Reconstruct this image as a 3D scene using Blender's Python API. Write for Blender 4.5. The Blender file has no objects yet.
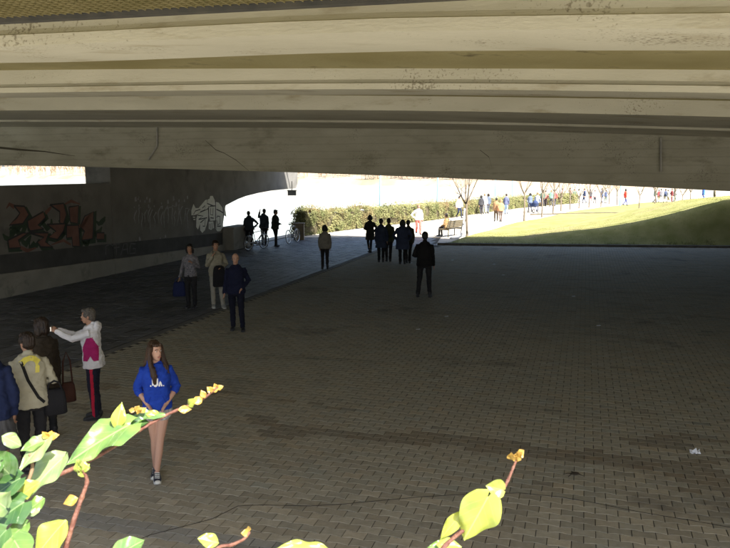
import bpy, math, random
import numpy as np
from mathutils import Vector, Matrix, noise
from mathutils.bvhtree import BVHTree

R = math.radians
sc = bpy.context.scene
col = sc.collection
rnd = random.Random(7)
CAMH = 3.5
PITCH = R(7.85)
FPX = 740.0                                   # focal length in photo pixels (730 wide)
YAW = R(16.5)                                 # plan angle of the bridge
CU, SU = math.cos(YAW), math.sin(YAW)

# ------------------------------------------------------------------ camera
cam_d = bpy.data.cameras.new('camera'); cam = bpy.data.objects.new('camera', cam_d); col.objects.link(cam)
cam.location = (0, 0, CAMH); cam.rotation_euler = (R(90) - PITCH, 0, 0)
cam_d.sensor_width = 36; cam_d.lens = 36 * FPX / 730; cam_d.clip_start = 0.05; cam_d.clip_end = 6000
sc.camera = cam
cam_d.dof.use_dof = True; cam_d.dof.focus_distance = 11.0; cam_d.dof.aperture_fstop = 32.0
# ------------------------------------------------------------------ sky, sun, exposure
SUN_EL = R(50); SDA = R(50)
sdx = math.cos(SDA) * SU - math.sin(SDA) * CU          # direction shadows fall in plan
sdy = math.cos(SDA) * CU + math.sin(SDA) * SU
to_sun = Vector((-sdx * math.cos(SUN_EL), -sdy * math.cos(SUN_EL), math.sin(SUN_EL)))
w = bpy.data.worlds.new('World'); sc.world = w; w.use_nodes = True
nt = w.node_tree; nt.nodes.clear()
sky = nt.nodes.new('ShaderNodeTexSky'); sky.sky_type = 'NISHITA'; sky.sun_disc = False
sky.sun_elevation = SUN_EL; sky.sun_rotation = math.atan2(to_sun.x, to_sun.y)
sky.dust_density = 3.0; sky.air_density = 1.0
bg = nt.nodes.new('ShaderNodeBackground'); bg.inputs['Strength'].default_value = 0.095
wo = nt.nodes.new('ShaderNodeOutputWorld')
nt.links.new(sky.outputs[0], bg.inputs[0]); nt.links.new(bg.outputs[0], wo.inputs[0])
sl = bpy.data.lights.new('sun', 'SUN'); sl.energy = 5.0; sl.angle = R(0.5); sl.color = (1, .95, .86)
sun = bpy.data.objects.new('sun', sl); col.objects.link(sun)
sun.rotation_euler = (-to_sun).to_track_quat('-Z', 'Y').to_euler(); sun.location = (0, 0, 60)
sc.view_settings.view_transform = 'Standard'; sc.view_settings.look = 'None'
sc.view_settings.exposure = 1.9; sc.view_settings.gamma = 1.0; sc.view_settings.use_curve_mapping = False
sc.cycles.max_bounces = 10; sc.cycles.diffuse_bounces = 6

# ------------------------------------------------------------------ helpers
def P(u, v, z=0.0):
    return Vector((CU * u + SU * v, -SU * u + CU * v, z))
def toUV(x, y):
    return (CU * x - SU * y, SU * x + CU * y)
def ray(px, py):
    x = (px - 365) / FPX; y = (274 - py) / FPX
    return Vector((x, math.cos(PITCH) + y * math.sin(PITCH), -math.sin(PITCH) + y * math.cos(PITCH)))
def G(px, py, z=0.0):
    d = ray(px, py); t = (z - CAMH) / d.z
    return Vector((d.x * t, d.y * t, z))
def D(px, py, depth):
    d = ray(px, py); t = depth / d.y
    return Vector((d.x * t, d.y * t, CAMH + d.z * t))
def WUV(px, py, u0):                          # a point on the river wall's face -> (v, z)
    d = ray(px, py)
    du = CU * d.x - SU * d.y
    t = u0 / du
    return (SU * d.x * t + CU * d.y * t, CAMH + d.z * t)

class MB:
    def __init__(s): s.v = []; s.f = []; s.m = []
    def add(s, vs, fs, m=0):
        o = len(s.v); s.v.extend([tuple(q) for q in vs]); s.f.extend([tuple(i + o for i in f) for f in fs]); s.m.extend([m] * len(fs))
    def box(s, a, b, m=0, M=None):
        x0, y0, z0 = a; x1, y1, z1 = b
        vs = [Vector(q) for q in ((x0,y0,z0),(x1,y0,z0),(x1,y1,z0),(x0,y1,z0),(x0,y0,z1),(x1,y0,z1),(x1,y1,z1),(x0,y1,z1))]
        if M is not None: vs = [M @ q for q in vs]
        s.add(vs, [(0,3,2,1),(4,5,6,7),(0,1,5,4),(1,2,6,5),(2,3,7,6),(3,0,4,7)], m)
    def boxuv(s, u0, u1, v0, v1, z0, z1, m=0):
        vs = [P(u0,v0,z0),P(u1,v0,z0),P(u1,v1,z0),P(u0,v1,z0),P(u0,v0,z1),P(u1,v0,z1),P(u1,v1,z1),P(u0,v1,z1)]
        s.add(vs, [(0,3,2,1),(4,5,6,7),(0,1,5,4),(1,2,6,5),(2,3,7,6),(3,0,4,7)], m)
    def tube(s, pts, rad, n=10, cap=True, ref=None, m=0):
        pts = [Vector(p) for p in pts]; N = len(pts)
        if not isinstance(rad, (list, tuple)): rad = [rad] * N
        rings = []; up = Vector(ref) if ref else None
        prev = None
        for i in range(N):
            t = (pts[min(i+1, N-1)] - pts[max(i-1, 0)])
            t = t.normalized() if t.length > 1e-9 else Vector((0,0,1))
            if up is not None: a = up.cross(t)
            elif prev is not None: a = prev - t * prev.dot(t)
            else: a = t.orthogonal()
            if a.length < 1e-6: a = t.orthogonal()
            a.normalize(); b = t.cross(a); prev = a
            rx, ry = rad[i] if isinstance(rad[i], (list, tuple)) else (rad[i], rad[i])
            rings.append((pts[i], a, b, t, rx, ry))
        seq = []
        if cap:
            p, a, b, t, rx, ry = rings[0]; k = min(rx, ry)
            seq += [(p - t*k*.95, a, b, rx*.35, ry*.35), (p - t*k*.65, a, b, rx*.78, ry*.78)]
        seq += [(p, a, b, rx, ry) for p, a, b, t, rx, ry in rings]
        if cap:
            p, a, b, t, rx, ry = rings[-1]; k = min(rx, ry)
            seq += [(p + t*k*.65, a, b, rx*.78, ry*.78), (p + t*k*.95, a, b, rx*.35, ry*.35)]
        vs = []; fs = []
        for p, a, b, rx, ry in seq:
            for j in range(n):
                an = 2*math.pi*j/n
                vs.append(p + a*(rx*math.cos(an)) + b*(ry*math.sin(an)))
        K = len(seq)
        for i in range(K-1):
            for j in range(n):
                j2 = (j+1) % n
                fs.append((i*n+j, i*n+j2, (i+1)*n+j2, (i+1)*n+j))
        fs.append(tuple(range(n-1, -1, -1))); fs.append(tuple((K-1)*n + j for j in range(n)))
        s.add(vs, fs, m)
    def ell(s, c, r, M=None, nu=14, nv=10, m=0):
        c = Vector(c); vs = []; fs = []
        for i in range(1, nv):
            th = math.pi*i/nv
            for j in range(nu):
                ph = 2*math.pi*j/nu
                q = Vector((r[0]*math.sin(th)*math.cos(ph), r[1]*math.sin(th)*math.sin(ph), r[2]*math.cos(th)))
                if M is not None: q = M @ q
                vs.append(c + q)
        top = Vector((0,0,r[2])); bot = Vector((0,0,-r[2]))
        if M is not None: top = M @ top; bot = M @ bot
        vs += [c+top, c+bot]; T = len(vs)-2; B = len(vs)-1
        for i in range(nv-2):
            for j in range(nu):
                j2 = (j+1) % nu
                fs.append((i*nu+j, (i+1)*nu+j, (i+1)*nu+j2, i*nu+j2))
        for j in range(nu):
            j2 = (j+1) % nu
            fs.append((T, j, j2)); fs.append((B, (nv-2)*nu+j2, (nv-2)*nu+j))
        s.add(vs, fs, m)
    def build(s, name, mat, parent=None, smooth=False, kind=None):
        me = bpy.data.meshes.new(name); me.from_pydata(s.v, [], s.f)
        mats = mat if isinstance(mat, (list, tuple)) else [mat]
        for q in mats: me.materials.append(q)
        if len(mats) > 1: me.polygons.foreach_set('material_index', s.m)
        if smooth: me.polygons.foreach_set('use_smooth', [True]*len(me.polygons))
        me.update()
        o = bpy.data.objects.new(name, me); col.objects.link(o)
        if parent is not None: o.parent = parent
        if kind: o['kind'] = kind
        return o

def tag(o, label=None, cat=None, group=None, kind=None):
    if label: o['label'] = label
    if cat: o['category'] = cat
    if group: o['group'] = group
    if kind: o['kind'] = kind
    return o
def empty(name, loc=(0,0,0), rz=0.0, sca=1.0):
    o = bpy.data.objects.new(name, None); col.objects.link(o)
    o.location = loc; o.rotation_euler = (0, 0, rz); o.scale = (sca,)*3; o.empty_display_size = .2
    return o

# ------------------------------------------------------------------ materials
_m = {}
def mat(name, c1, c2=None, scale=4.0, rough=.8, bump=0.0, bscale=40.0, stretch=(1,1,1), c3=None, s3=1.2, t3=(.55,.7), spec=.3, detail=5, metal=0, attr=None, trans=0.0, coord='Object', lines=0.0, specks=None):
    if name in _m: return _m[name]
    m = bpy.data.materials.new(name); m.use_nodes = True; n = m.node_tree.nodes; l = m.node_tree.links
    b = n['Principled BSDF']; b.inputs['Roughness'].default_value = rough; b.inputs['Specular IOR Level'].default_value = spec
    b.inputs['Metallic'].default_value = metal
    tc = n.new('ShaderNodeTexCoord'); mp = n.new('ShaderNodeMapping'); mp.inputs['Scale'].default_value = stretch
    if coord == 'World':
        ge = n.new('ShaderNodeNewGeometry'); l.new(ge.outputs['Position'], mp.inputs[0])
    else: l.new(tc.outputs[coord], mp.inputs[0])
    colr = None
    def c4(c): return (c[0], c[1], c[2], 1)
    b.inputs['Base Color'].default_value = c4(c1)
    if c2:
        nz = n.new('ShaderNodeTexNoise'); nz.inputs['Scale'].default_value = scale; nz.inputs['Detail'].default_value = detail
        l.new(mp.outputs[0], nz.inputs['Vector'])
        rp = n.new('ShaderNodeValToRGB'); rp.color_ramp.elements[0].position = .33; rp.color_ramp.elements[1].position = .67
        rp.color_ramp.elements[0].color = c4(c1); rp.color_ramp.elements[1].color = c4(c2)
        l.new(nz.outputs['Fac'], rp.inputs[0]); colr = rp.outputs[0]
    if c3:
        nz3 = n.new('ShaderNodeTexNoise'); nz3.inputs['Scale'].default_value = s3; nz3.inputs['Detail'].default_value = 9; nz3.inputs['Roughness'].default_value = .65
        l.new(mp.outputs[0], nz3.inputs['Vector'])
        mr = n.new('ShaderNodeMapRange'); mr.inputs[1].default_value = t3[0]; mr.inputs[2].default_value = t3[1]
        l.new(nz3.outputs['Fac'], mr.inputs[0])
        mx = n.new('ShaderNodeMix'); mx.data_type = 'RGBA'
        l.new(mr.outputs[0], mx.inputs[0]); mx.inputs[7].default_value = c4(c3)
        if colr: l.new(colr, mx.inputs[6])
        else: mx.inputs[6].default_value = c4(c1)
        colr = mx.outputs[2]
    if specks:
        n5 = n.new('ShaderNodeTexNoise'); n5.inputs['Scale'].default_value = 38; n5.inputs['Detail'].default_value = 4
        n6 = n.new('ShaderNodeTexNoise'); n6.inputs['Scale'].default_value = 1.1; n6.inputs['Detail'].default_value = 3
        l.new(tc.outputs[coord], n5.inputs['Vector']); l.new(tc.outputs[coord], n6.inputs['Vector'])
        ad = n.new('ShaderNodeMath'); ad.operation = 'ADD'; l.new(n5.outputs['Fac'], ad.inputs[0]); l.new(n6.outputs['Fac'], ad.inputs[1])
        m5 = n.new('ShaderNodeMapRange'); m5.inputs[1].default_value = 1.21; m5.inputs[2].default_value = 1.36; m5.inputs[4].default_value = .7; l.new(ad.outputs[0], m5.inputs[0])
        x5 = n.new('ShaderNodeMix'); x5.data_type = 'RGBA'; l.new(m5.outputs[0], x5.inputs[0]); x5.inputs[7].default_value = c4(specks); l.new(colr, x5.inputs[6]); colr = x5.outputs[2]
    if lines:
        wv = n.new('ShaderNodeTexWave'); wv.bands_direction = 'Z'; wv.inputs['Scale'].default_value = 1.9; wv.inputs['Distortion'].default_value = 1.2; wv.inputs['Detail'].default_value = 3; wv.inputs['Detail Scale'].default_value = .6
        l.new(tc.outputs[coord], wv.inputs['Vector'])
        m7 = n.new('ShaderNodeMapRange'); m7.inputs[1].default_value = 0; m7.inputs[2].default_value = .12; m7.inputs[3].default_value = 1-lines; m7.inputs[4].default_value = 1; l.new(wv.outputs['Fac'], m7.inputs[0])
        x7 = n.new('ShaderNodeMix'); x7.data_type = 'RGBA'; x7.blend_type = 'MULTIPLY'; x7.inputs[0].default_value = 1; l.new(colr, x7.inputs[6]); l.new(m7.outputs[0], x7.inputs[7]); colr = x7.outputs[2]
    if attr:
        at = n.new('ShaderNodeAttribute'); at.attribute_name = attr
        mu = n.new('ShaderNodeMix'); mu.data_type = 'RGBA'; mu.blend_type = 'MULTIPLY'; mu.inputs[0].default_value = 1
        if colr: l.new(colr, mu.inputs[6])
        else: mu.inputs[6].default_value = c4(c1)
        l.new(at.outputs['Color'], mu.inputs[7]); colr = mu.outputs[2]
    if colr: l.new(colr, b.inputs['Base Color'])
    if bump:
        nb = n.new('ShaderNodeTexNoise'); nb.inputs['Scale'].default_value = bscale; nb.inputs['Detail'].default_value = 6
        l.new(mp.outputs[0], nb.inputs['Vector'])
        bp = n.new('ShaderNodeBump'); bp.inputs['Strength'].default_value = bump; bp.inputs['Distance'].default_value = .02
        l.new(nb.outputs['Fac'], bp.inputs['Height']); l.new(bp.outputs[0], b.inputs['Normal'])
    if trans:
        tr = n.new('ShaderNodeBsdfTranslucent'); ms = n.new('ShaderNodeMixShader'); ms.inputs[0].default_value = trans
        if colr: l.new(colr, tr.inputs[0])
        else: tr.inputs[0].default_value = c4(c1)
        out = n['Material Output']; l.new(b.outputs[0], ms.inputs[1]); l.new(tr.outputs[0], ms.inputs[2]); l.new(ms.outputs[0], out.inputs[0])
    _m[name] = m; return m

CONC = mat('girder_concrete', (.40,.385,.302), (.475,.46,.37), scale=1.3, rough=.9, bump=.25, bscale=30, stretch=(.35,1,1.6), c3=(.27,.235,.15), s3=2.5, t3=(.55,.75), specks=(.12,.10,.06))
SLABC = mat('deck_soffit_concrete', (.27,.235,.105), (.33,.295,.15), scale=1.1, rough=.95, bump=.3, bscale=25, c3=(.12,.1,.05), s3=2.2, t3=(.6,.75))
BEAMC = mat('cross_beam_concrete', (.245,.238,.185), (.295,.287,.23), scale=2.2, rough=.92, bump=.35, bscale=18, stretch=(.6,.6,1.5), c3=(.14,.13,.09), s3=2.0, t3=(.55,.78), specks=(.08,.07,.045), lines=.12)
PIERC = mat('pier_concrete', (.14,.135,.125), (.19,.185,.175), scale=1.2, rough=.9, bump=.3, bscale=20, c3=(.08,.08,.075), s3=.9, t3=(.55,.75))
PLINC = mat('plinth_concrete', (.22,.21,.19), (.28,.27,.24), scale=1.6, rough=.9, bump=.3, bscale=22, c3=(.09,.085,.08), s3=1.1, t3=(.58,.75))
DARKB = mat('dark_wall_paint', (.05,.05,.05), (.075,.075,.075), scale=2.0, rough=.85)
PALEC = mat('pale_concrete', (.45,.42,.36), (.53,.5,.43), scale=.8, rough=.9, bump=.2, bscale=30, c3=(.3,.28,.24), s3=.4, t3=(.55,.75))
STEEL = mat('dark_steel', (.06,.06,.055), (.09,.085,.07), scale=8, rough=.55, metal=.4)
GALV = mat('grey_pipe', (.22,.22,.2), (.3,.29,.26), scale=10, rough=.6)
JOINT = mat('joint_dirt', (.045,.04,.033), (.07,.062,.05), scale=6, rough=1)

# ------------------------------------------------------------------ ground, river, path
BANK = [(-16.0, -90), (-16.0, 30.4)]
bank = [P(u, v) for u, v in BANK] + [Vector(q) for q in ((-5.0,40.4,0),(-4.0,43.2,0),(-.8,48.4,0),(4.2,55,0),(7.2,62,0),(11.4,72,0),(20.5,90,0),(34,106,0),(66,138,0),(110,180,0),(190,240,0),(420,380,0),(1500,900,0))]
land = [Vector(q) for q in ((1500,-400,0),(-60,-400,0))]
land = [Vector((P(-16.0,-90).x, -400, 0))] + bank + [Vector((1500,-400,0))]
mb = MB(); n = len(land)
mb.add([(q.x,q.y,-.02) for q in land], [tuple(range(n-1,-1,-1))])
o = mb.build('ground', mat('pale_paving', (.40,.37,.31), (.47,.44,.38), scale=.5, rough=.85, bump=.2, bscale=20, c3=(.33,.3,.25), s3=.15, t3=(.5,.7)), kind='structure')
mb = MB()
for i in range(len(bank)-1):
    a, b = bank[i], bank[i+1]
    mb.add([(a.x,a.y,-.02),(b.x,b.y,-.02),(b.x,b.y,-3.5),(a.x,a.y,-3.5)], [(0,1,2,3)])
mb.build('river_bank', mat('bank_stone', (.2,.18,.14), (.3,.27,.2), scale=2, rough=1), kind='structure')
def water_mat():
    m = bpy.data.materials.new('river_water'); m.use_nodes = True; n = m.node_tree.nodes; l = m.node_tree.links
    b = n['Principled BSDF']; b.inputs['Base Color'].default_value = (.32,.35,.33,1); b.inputs['Roughness'].default_value = .12
    b.inputs['IOR'].default_value = 1.33
    tc = n.new('ShaderNodeTexCoord'); nz = n.new('ShaderNodeTexNoise'); nz.inputs['Scale'].default_value = .9; nz.inputs['Detail'].default_value = 4
    l.new(tc.outputs['Object'], nz.inputs['Vector']); bp = n.new('ShaderNodeBump'); bp.inputs['Strength'].default_value = .35; bp.inputs['Distance'].default_value = .15
    l.new(nz.outputs['Fac'], bp.inputs['Height']); l.new(bp.outputs[0], b.inputs['Normal']); return m
mb = MB(); mb.add([(-3000,-600,-2),(3000,-600,-2),(3000,4000,-2),(-3000,4000,-2)], [(0,1,2,3)])
mb.build('river', water_mat(), kind='structure')

# far bank: sloping land with a bare winter wood
fb = [(-1500,1700),(-600,1000),(-255,600),(-90,412),(0,310),(40,262),(90,245),(160,290),(300,400),(700,640),(1600,1050)]
fbz = [(0,-2.4),(6,.3),(30,2.0),(90,5.5),(300,10),(900,20)]
mb = MB(); vs = []
def nrm2(i):
    a = Vector(fb[max(i-1,0)]); b = Vector(fb[min(i+1,len(fb)-1)]); t = (b-a).normalized(); return Vector((-t.y, t.x))
for i in range(len(fb)):
    nn = nrm2(i)
    if nn.y < 0: nn = -nn
    for d, z in fbz:
        q = Vector(fb[i]) + Vector((0, 1)) * d * .8 + nn * d * .2
        vs.append((q.x, q.y, z))
K = len(fbz)
mb.add(vs, [(i*K+j, (i+1)*K+j, (i+1)*K+j+1, i*K+j+1) for i in range(len(fb)-1) for j in range(K-1)])
mb.build('far_bank', mat('dry_bank', (.27,.215,.155), (.35,.285,.21), scale=.08, rough=1, c3=(.2,.18,.11), s3=.03, t3=(.5,.65), coord='Object'), smooth=True, kind='structure')
mb = MB(); r2 = random.Random(3)
for k in range(1500):
    t = r2.random() * 9.0; i = int(t); f = t - i
    a = Vector(fb[i]).lerp(Vector(fb[i+1]), f)
    if a.length > 900 and r2.random() < .5: continue
    d = 7 + 60 * r2.random()**1.3
    x, y = a.x, a.y + d
    z = .3 + d*.055
    hgt = r2.uniform(7, 13); lean = r2.uniform(-.6,.6)
    wd = r2.uniform(.12,.24)
    mb.tube([(x,y,z-.5),(x+lean,y,z+hgt*.45),(x+lean*2.2,y,z+hgt)], [wd, wd*.6, .03], n=4, cap=False)
    for j in range(11):
        h0 = hgt*r2.uniform(.2,.9); an = r2.uniform(0,6.28); L = r2.uniform(1.2,3.2)
        p0 = Vector((x+lean*h0/hgt*2, y, z+h0)); p1 = p0 + Vector((math.cos(an)*L*.6, math.sin(an)*L*.6, L*.8))
        sd = Vector((.16,0,.03)); mb.add([p0-sd*.4, p0+sd*.4, p1+sd*1.8, p1-sd*1.8], [(0,1,2,3)])
o = mb.build('bare_wood', mat('bare_twigs', (.22,.16,.11), (.32,.24,.17), scale=.2, rough=1), kind='stuff')
tag(o, 'brownish mass of bare winter trees on the far side of the river', 'trees')

# ------------------------------------------------------------------ plaza of interlocking pavers
KERB = lambda x: 35.6 - .1*(x-3.6)
mb = MB()
pl = [P(-8.85,5.3), P(20,5.3)]
xk0 = 3.55; a = P(-8.85, 34.2); 
poly = [P(-8.85,5.3), P(20,5.3), P(20,33.2), Vector((28,KERB(28),0)), Vector((xk0,KERB(xk0),0)), a]
mb.add([(q.x,q.y,-.009) for q in poly], [tuple(range(len(poly)))])
plaza = mb.build('plaza', JOINT, kind='structure')
L, PP, AM = .225, .135, .007
def paver_outline(gap=.0030, ins=0.0):
    e = gap + ins
    xs = [-L/2+e, -3*L/8, -L/8, L/8, 3*L/8, L/2-e]; cs = [AM, AM, -AM, -AM, AM, AM]
    top = [(x, PP/2 + c - e) for x, c in zip(xs, cs)]
    bot = [(x, -PP/2 - c + e) for x, c in zip(reversed(xs), reversed(cs))]
    return [(x, y) for x, y in bot[::-1]] + [(x, y) for x, y in top[::-1]]
inn = paver_outline(ins=.0035); outl = paver_outline()
base = np.array([(x, y, 0.0) for x, y in inn] + [(x, y, -.0065) for x, y in outl])
nv0 = len(base)
facesP = [tuple(range(12))] + [(12+i, 12+(i+1)%12, (i+1)%12, i) for i in range(12)]
rng = np.random.default_rng(5)
cent = []
for r in range(int(5.3/PP)+1, int(39/PP)):
    v = r*PP
    for c in range(int(-8.7/L)-1, int(19.8/L)):
        u = c*L + (L/2 if r % 2 else 0)
        if u < -8.72: continue
        q = P(u, v)
        if q.y > KERB(q.x) - .12 or (q.x < 3.5 and v > 34.1) or q.x > .5*q.y + 3.5 or q.x < -.5*q.y - 3.5: continue
        cent.append((u, v, q.x, q.y, r, c))
cent = np.array(cent)
# the ones that show largest: nearest in frame
from math import atan2
dep = cent[:,3]*math.cos(PITCH) + CAMH*math.sin(PITCH)
pxs = 365 + FPX*cent[:,2]/dep
pys = 274 + FPX*(CAMH*math.cos(PITCH) - cent[:,3]*math.sin(PITCH))/dep
infr = (pxs > 4) & (pxs < 726) & (pys < 546)
order = np.argsort(np.where(infr, cent[:,3], 1e9))
single = order[:300]; rest = np.setdiff1d(np.arange(len(cent)), single)
def tint(i):
    u, v, x, y, r, c = cent[i]
    g = rng.normal(1.0, .045); t = rng.normal(0, .025)
    cc = np.array([g*(1+t), g, g*(1-t)])
    if 5.84 < v < 6.13: cc = cc * np.array([.62, .68, .78])            # a course of greyer pavers
    if rng.random() < .03: cc *= .8
    nzv = noise.noise(Vector((u*.45, v*1.9, 7.0))) + .45*noise.noise(Vector((u*1.7, v*3.5, 2.0)))
    if 8.2 < v < 10.4 and nzv > .12 + abs(v-9.2)*.28: cc *= np.array([.72,.68,.65])     # oily stains in a drift
    elif nzv > .42: cc *= .88
    return np.clip(cc, .3, 1.5)
PAVM = mat('paver_concrete', (.262,.238,.178), (.315,.288,.22), scale=14, rough=.82, bump=.25, bscale=120, c3=(.13,.112,.088), s3=.42, t3=(.575,.72), attr='tint', spec=.25, coord='World')
nt_ = PAVM.node_tree
nR = len(rest)
V = np.empty((nR, nv0, 3)); ang = -YAW
dz = rng.normal(0, .0006, nR); tx = rng.normal(0, .004, nR); ty = rng.normal(0, .004, nR)
lx = base[:,0][None,:]; ly = base[:,1][None,:]
V[:,:,0] = cent[rest,2][:,None] + CU*lx + SU*ly
V[:,:,1] = cent[rest,3][:,None] - SU*lx + CU*ly
V[:,:,2] = base[:,2][None,:] + dz[:,None] + tx[:,None]*lx + ty[:,None]*ly
ls = []; lt = []
for f in facesP: lt.append(len(f)); ls.extend(f)
ls = np.array(ls); lt = np.array(lt); nl = len(ls)
me = bpy.data.meshes.new('paver_field')
me.vertices.add(nR*nv0); me.vertices.foreach_set('co', V.reshape(-1))
me.loops.add(nR*nl); me.loops.foreach_set('vertex_index', (ls[None,:] + (np.arange(nR)*nv0)[:,None]).reshape(-1).astype(np.int32))
me.polygons.add(nR*len(lt))
st = np.concatenate([[0], np.cumsum(np.tile(lt, nR))[:-1]])
me.polygons.foreach_set('loop_start', st.astype(np.int32)); me.polygons.foreach_set('loop_total', np.tile(lt, nR).astype(np.int32))
me.polygons.foreach_set('use_smooth', [False]*(nR*len(lt))); me.update(calc_edges=True); me.validate()
ca = me.color_attributes.new('tint', 'FLOAT_COLOR', 'POINT')
tt = np.array([tint(i) for i in rest]); tc4 = np.concatenate([np.repeat(tt, nv0, axis=0), np.ones((nR*nv0,1))], 1)
ca.data.foreach_set('color', tc4.reshape(-1).astype(np.float32))
me.materials.append(PAVM)
o = bpy.data.objects.new('paver_field', me); col.objects.link(o); o.parent = plaza; o['kind'] = 'stuff'
variants = []
for k in range(14):
    me = bpy.data.meshes.new('paver'); me.from_pydata([tuple(q) for q in base], [], facesP)
    ca = me.color_attributes.new('tint', 'FLOAT_COLOR', 'POINT'); g = 1 + (k-5)*.035
    cc = (g*.66, g*.7, g*.8) if k >= 10 else (g*(1+.02*math.sin(k*2.3)), g, g*(1-.02*math.sin(k*2.3)))
    ca.data.foreach_set('color', [q for _ in range(nv0) for q in (*cc, 1)]); me.materials.append(PAVM); variants.append(me)
PAVM2 = PAVM
for i in single:
    u, v, x, y, r, c = cent[i]
    k = rnd.randrange(10, 14) if 5.84 < v < 6.13 else rnd.randrange(0, 10)
    o = bpy.data.objects.new('paver', variants[k]); col.objects.link(o); o.parent = plaza
    o.location = (x, y, rnd.gauss(0, .0006)); o.rotation_euler = (rnd.gauss(0, .004), rnd.gauss(0, .004), -YAW)

# darker riverside walk of square setts, and the flush strip between
mb = MB(); WU0, WU1 = -15.6, -8.95
q = [P(WU0,-20), P(WU1,-20), P(WU1,40.5), P(WU0,40.5)]
q = [P(WU0,5), P(WU1,5), P(WU1,34.2), Vector((3.4,KERB(3.5),0)), Vector((4.2,40.5,0)), Vector((-4.4,40.0,0)), P(WU0,30.5)]
mb.add([(p.x,p.y,-.009) for p in q], [tuple(range(len(q)))])
walk = mb.build('riverside_walk', JOINT, kind='structure')
SETT = mat('dark_sett_stone', (.085,.085,.09), (.135,.135,.14), scale=5, rough=.55, bump=.35, bscale=60, c3=(.05,.05,.05), s3=.7, t3=(.5,.7), attr='tint', spec=.5)
mb = MB(); tl = []; S = .30
rr = random.Random(11)
for i in range(0, 80):
    for j in range(0, 130):
        u = WU0 + .17 + i*S; v = 7 + j*S + (S/2 if i % 2 else 0)
        p = P(u, v)
        if u > WU1 - .14 and (v < 34.2): continue
        if p.x > 3.3 + (p.y-35.5)*.1 and v > 34: continue
        if p.y > 39.9 or (v > 30.3 and p.x < -6.0 + (p.y-33.3)*.24 + .25): continue
        e = S/2 - .006; z = rr.gauss(0,.0025); a, b = rr.gauss(0,.014), rr.gauss(0,.014)
        vs = []
        for (ex, zz) in ((e-.006, 0), (e, -.008)):
            for sx, sy in ((-1,-1),(1,-1),(1,1),(-1,1)):
                vs.append(P(u+sx*ex, v+sy*ex, z+zz+a*sx*ex+b*sy*ex))
        mb.add(vs, [(0,1,2,3),(4,5,1,0),(5,6,2,1),(6,7,3,2),(7,4,0,3)]); tl += [max(.5, rr.gauss(1,.16))]*8
o = mb.build('sett_field', SETT, walk, kind='stuff')
ca = o.data.color_attributes.new('tint', 'FLOAT_COLOR', 'POINT'); ca.data.foreach_set('color', [q for t in tl for q in (t,t,t,1)])
mb = MB()
for j in range(0, 29):
    mb.boxuv(-8.94, -8.76, 5.3+j*1.0, 5.3+j*1.0+.985, -.03, .003)
mb.build('edging_strip', mat('strip_concrete', (.12,.115,.105), (.17,.16,.145), scale=4, rough=.85), kind='structure')

# lawn with a bank rising to the right, kerb in front
LE = [(3.75,KERB(3.75)+.12),(4.7,38.0),(6.4,41.8),(8.6,46.5),(11.0,51.2),(13.6,57),(16.4,63),(20.5,70),(27,79),(36,90)]
def lawn_left(y):
    for (x0,y0),(x1,y1) in zip(LE, LE[1:]):
        if y0 <= y <= y1: return x0 + (x1-x0)*(y-y0)/(y1-y0)
    return LE[0][0] if y < LE[0][1] else LE[-1][0]
def sst(t): t = max(0.0, min(1.0, t)); return t*t*(3-2*t)
def lawn_z(x, y):
    g = float(np.interp(x, [4,8,11.9,13.6,15.3,17.1,20,30], [0,.12,.66,1.02,1.5,2.12,2.4,2.5]))
    d = y - KERB(x)
    rise = sst(d/max(1.5, 2.7-.16*max(0, x-10))); fall = 1 - sst((d-2.5)/21.0)
    return .03 + g*rise*fall + (.012*noise.noise(Vector((x*.7,y*.7,0))) + .05*noise.noise(Vector((x*.16,y*.16,3))))*sst(d/1.5)
mb = MB(); ny, nx = 110, 70; vs = []
for j in range(ny+1):
    y = 0; f = (j/ny)**1.5
    for i in range(nx+1):
        g = (i/nx)**1.25
        y0 = LE[0][1] + f*(88-LE[0][1]); xl = lawn_left(y0); x = xl + g*(75-xl)
        yy = KERB(x)+.1 + f*(88 - KERB(x)-.1)
        vs.append((x, yy, lawn_z(x, yy)))
mb.add(vs, [(j*(nx+1)+i, j*(nx+1)+i+1, (j+1)*(nx+1)+i+1, (j+1)*(nx+1)+i) for j in range(ny) for i in range(nx)])
LAWNM = mat('lawn_grass', (.175,.18,.06), (.25,.24,.10), scale=1.4, rough=1, bump=.6, bscale=60, c3=(.24,.2,.11), s3=.33, t3=(.54,.68), spec=.1)
lawn = mb.build('lawn', LAWNM, smooth=True, kind='structure')
mb = MB(); rg = random.Random(4)
for k in range(22000):
    d = 6*rg.random()**1.6; x = rg.uniform(3.8, 34); y = KERB(x)+.14+d
    if x < lawn_left(y)+.05 or x > .55*y+3: continue
    z = lawn_z(x, y); h = rg.uniform(.02,.05); wv = .008; an = rg.uniform(0,3.14); lx_, ly_ = rg.gauss(0,.03), rg.gauss(0,.03)
    cx, sx = math.cos(an)*wv, math.sin(an)*wv
    mb.add([(x-cx,y-sx,z-.01),(x+cx,y+sx,z-.01),(x+lx_,y+ly_,z+h)], [(0,1,2)])
for k in range(5000):
    x = rg.uniform(3.9, 26); d = .09 + .35*rg.random()**2; y = KERB(x)+d; z = lawn_z(x, y)
    if noise.noise(Vector((x*1.4, 0, 0))) < -.05: continue
    h = rg.uniform(.06,.16); an = rg.uniform(0,3.14); cx, sx = math.cos(an)*.01, math.sin(an)*.01
    mb.add([(x-cx,y-sx,z-.02),(x+cx,y+sx,z-.02),(x+rg.gauss(0,.05),y+rg.gauss(0,.05),z+h)], [(0,1,2)])
o = mb.build('grass_blades', mat('grass_blade', (.15,.17,.05), (.24,.235,.09), scale=1.0, rough=.9, trans=.3), kind='stuff')
tag(o, 'short green grass blades growing on the lawn beyond the kerb', 'grass')
mb = MB()
x = 3.5
kerb = None
mbk = []
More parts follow.
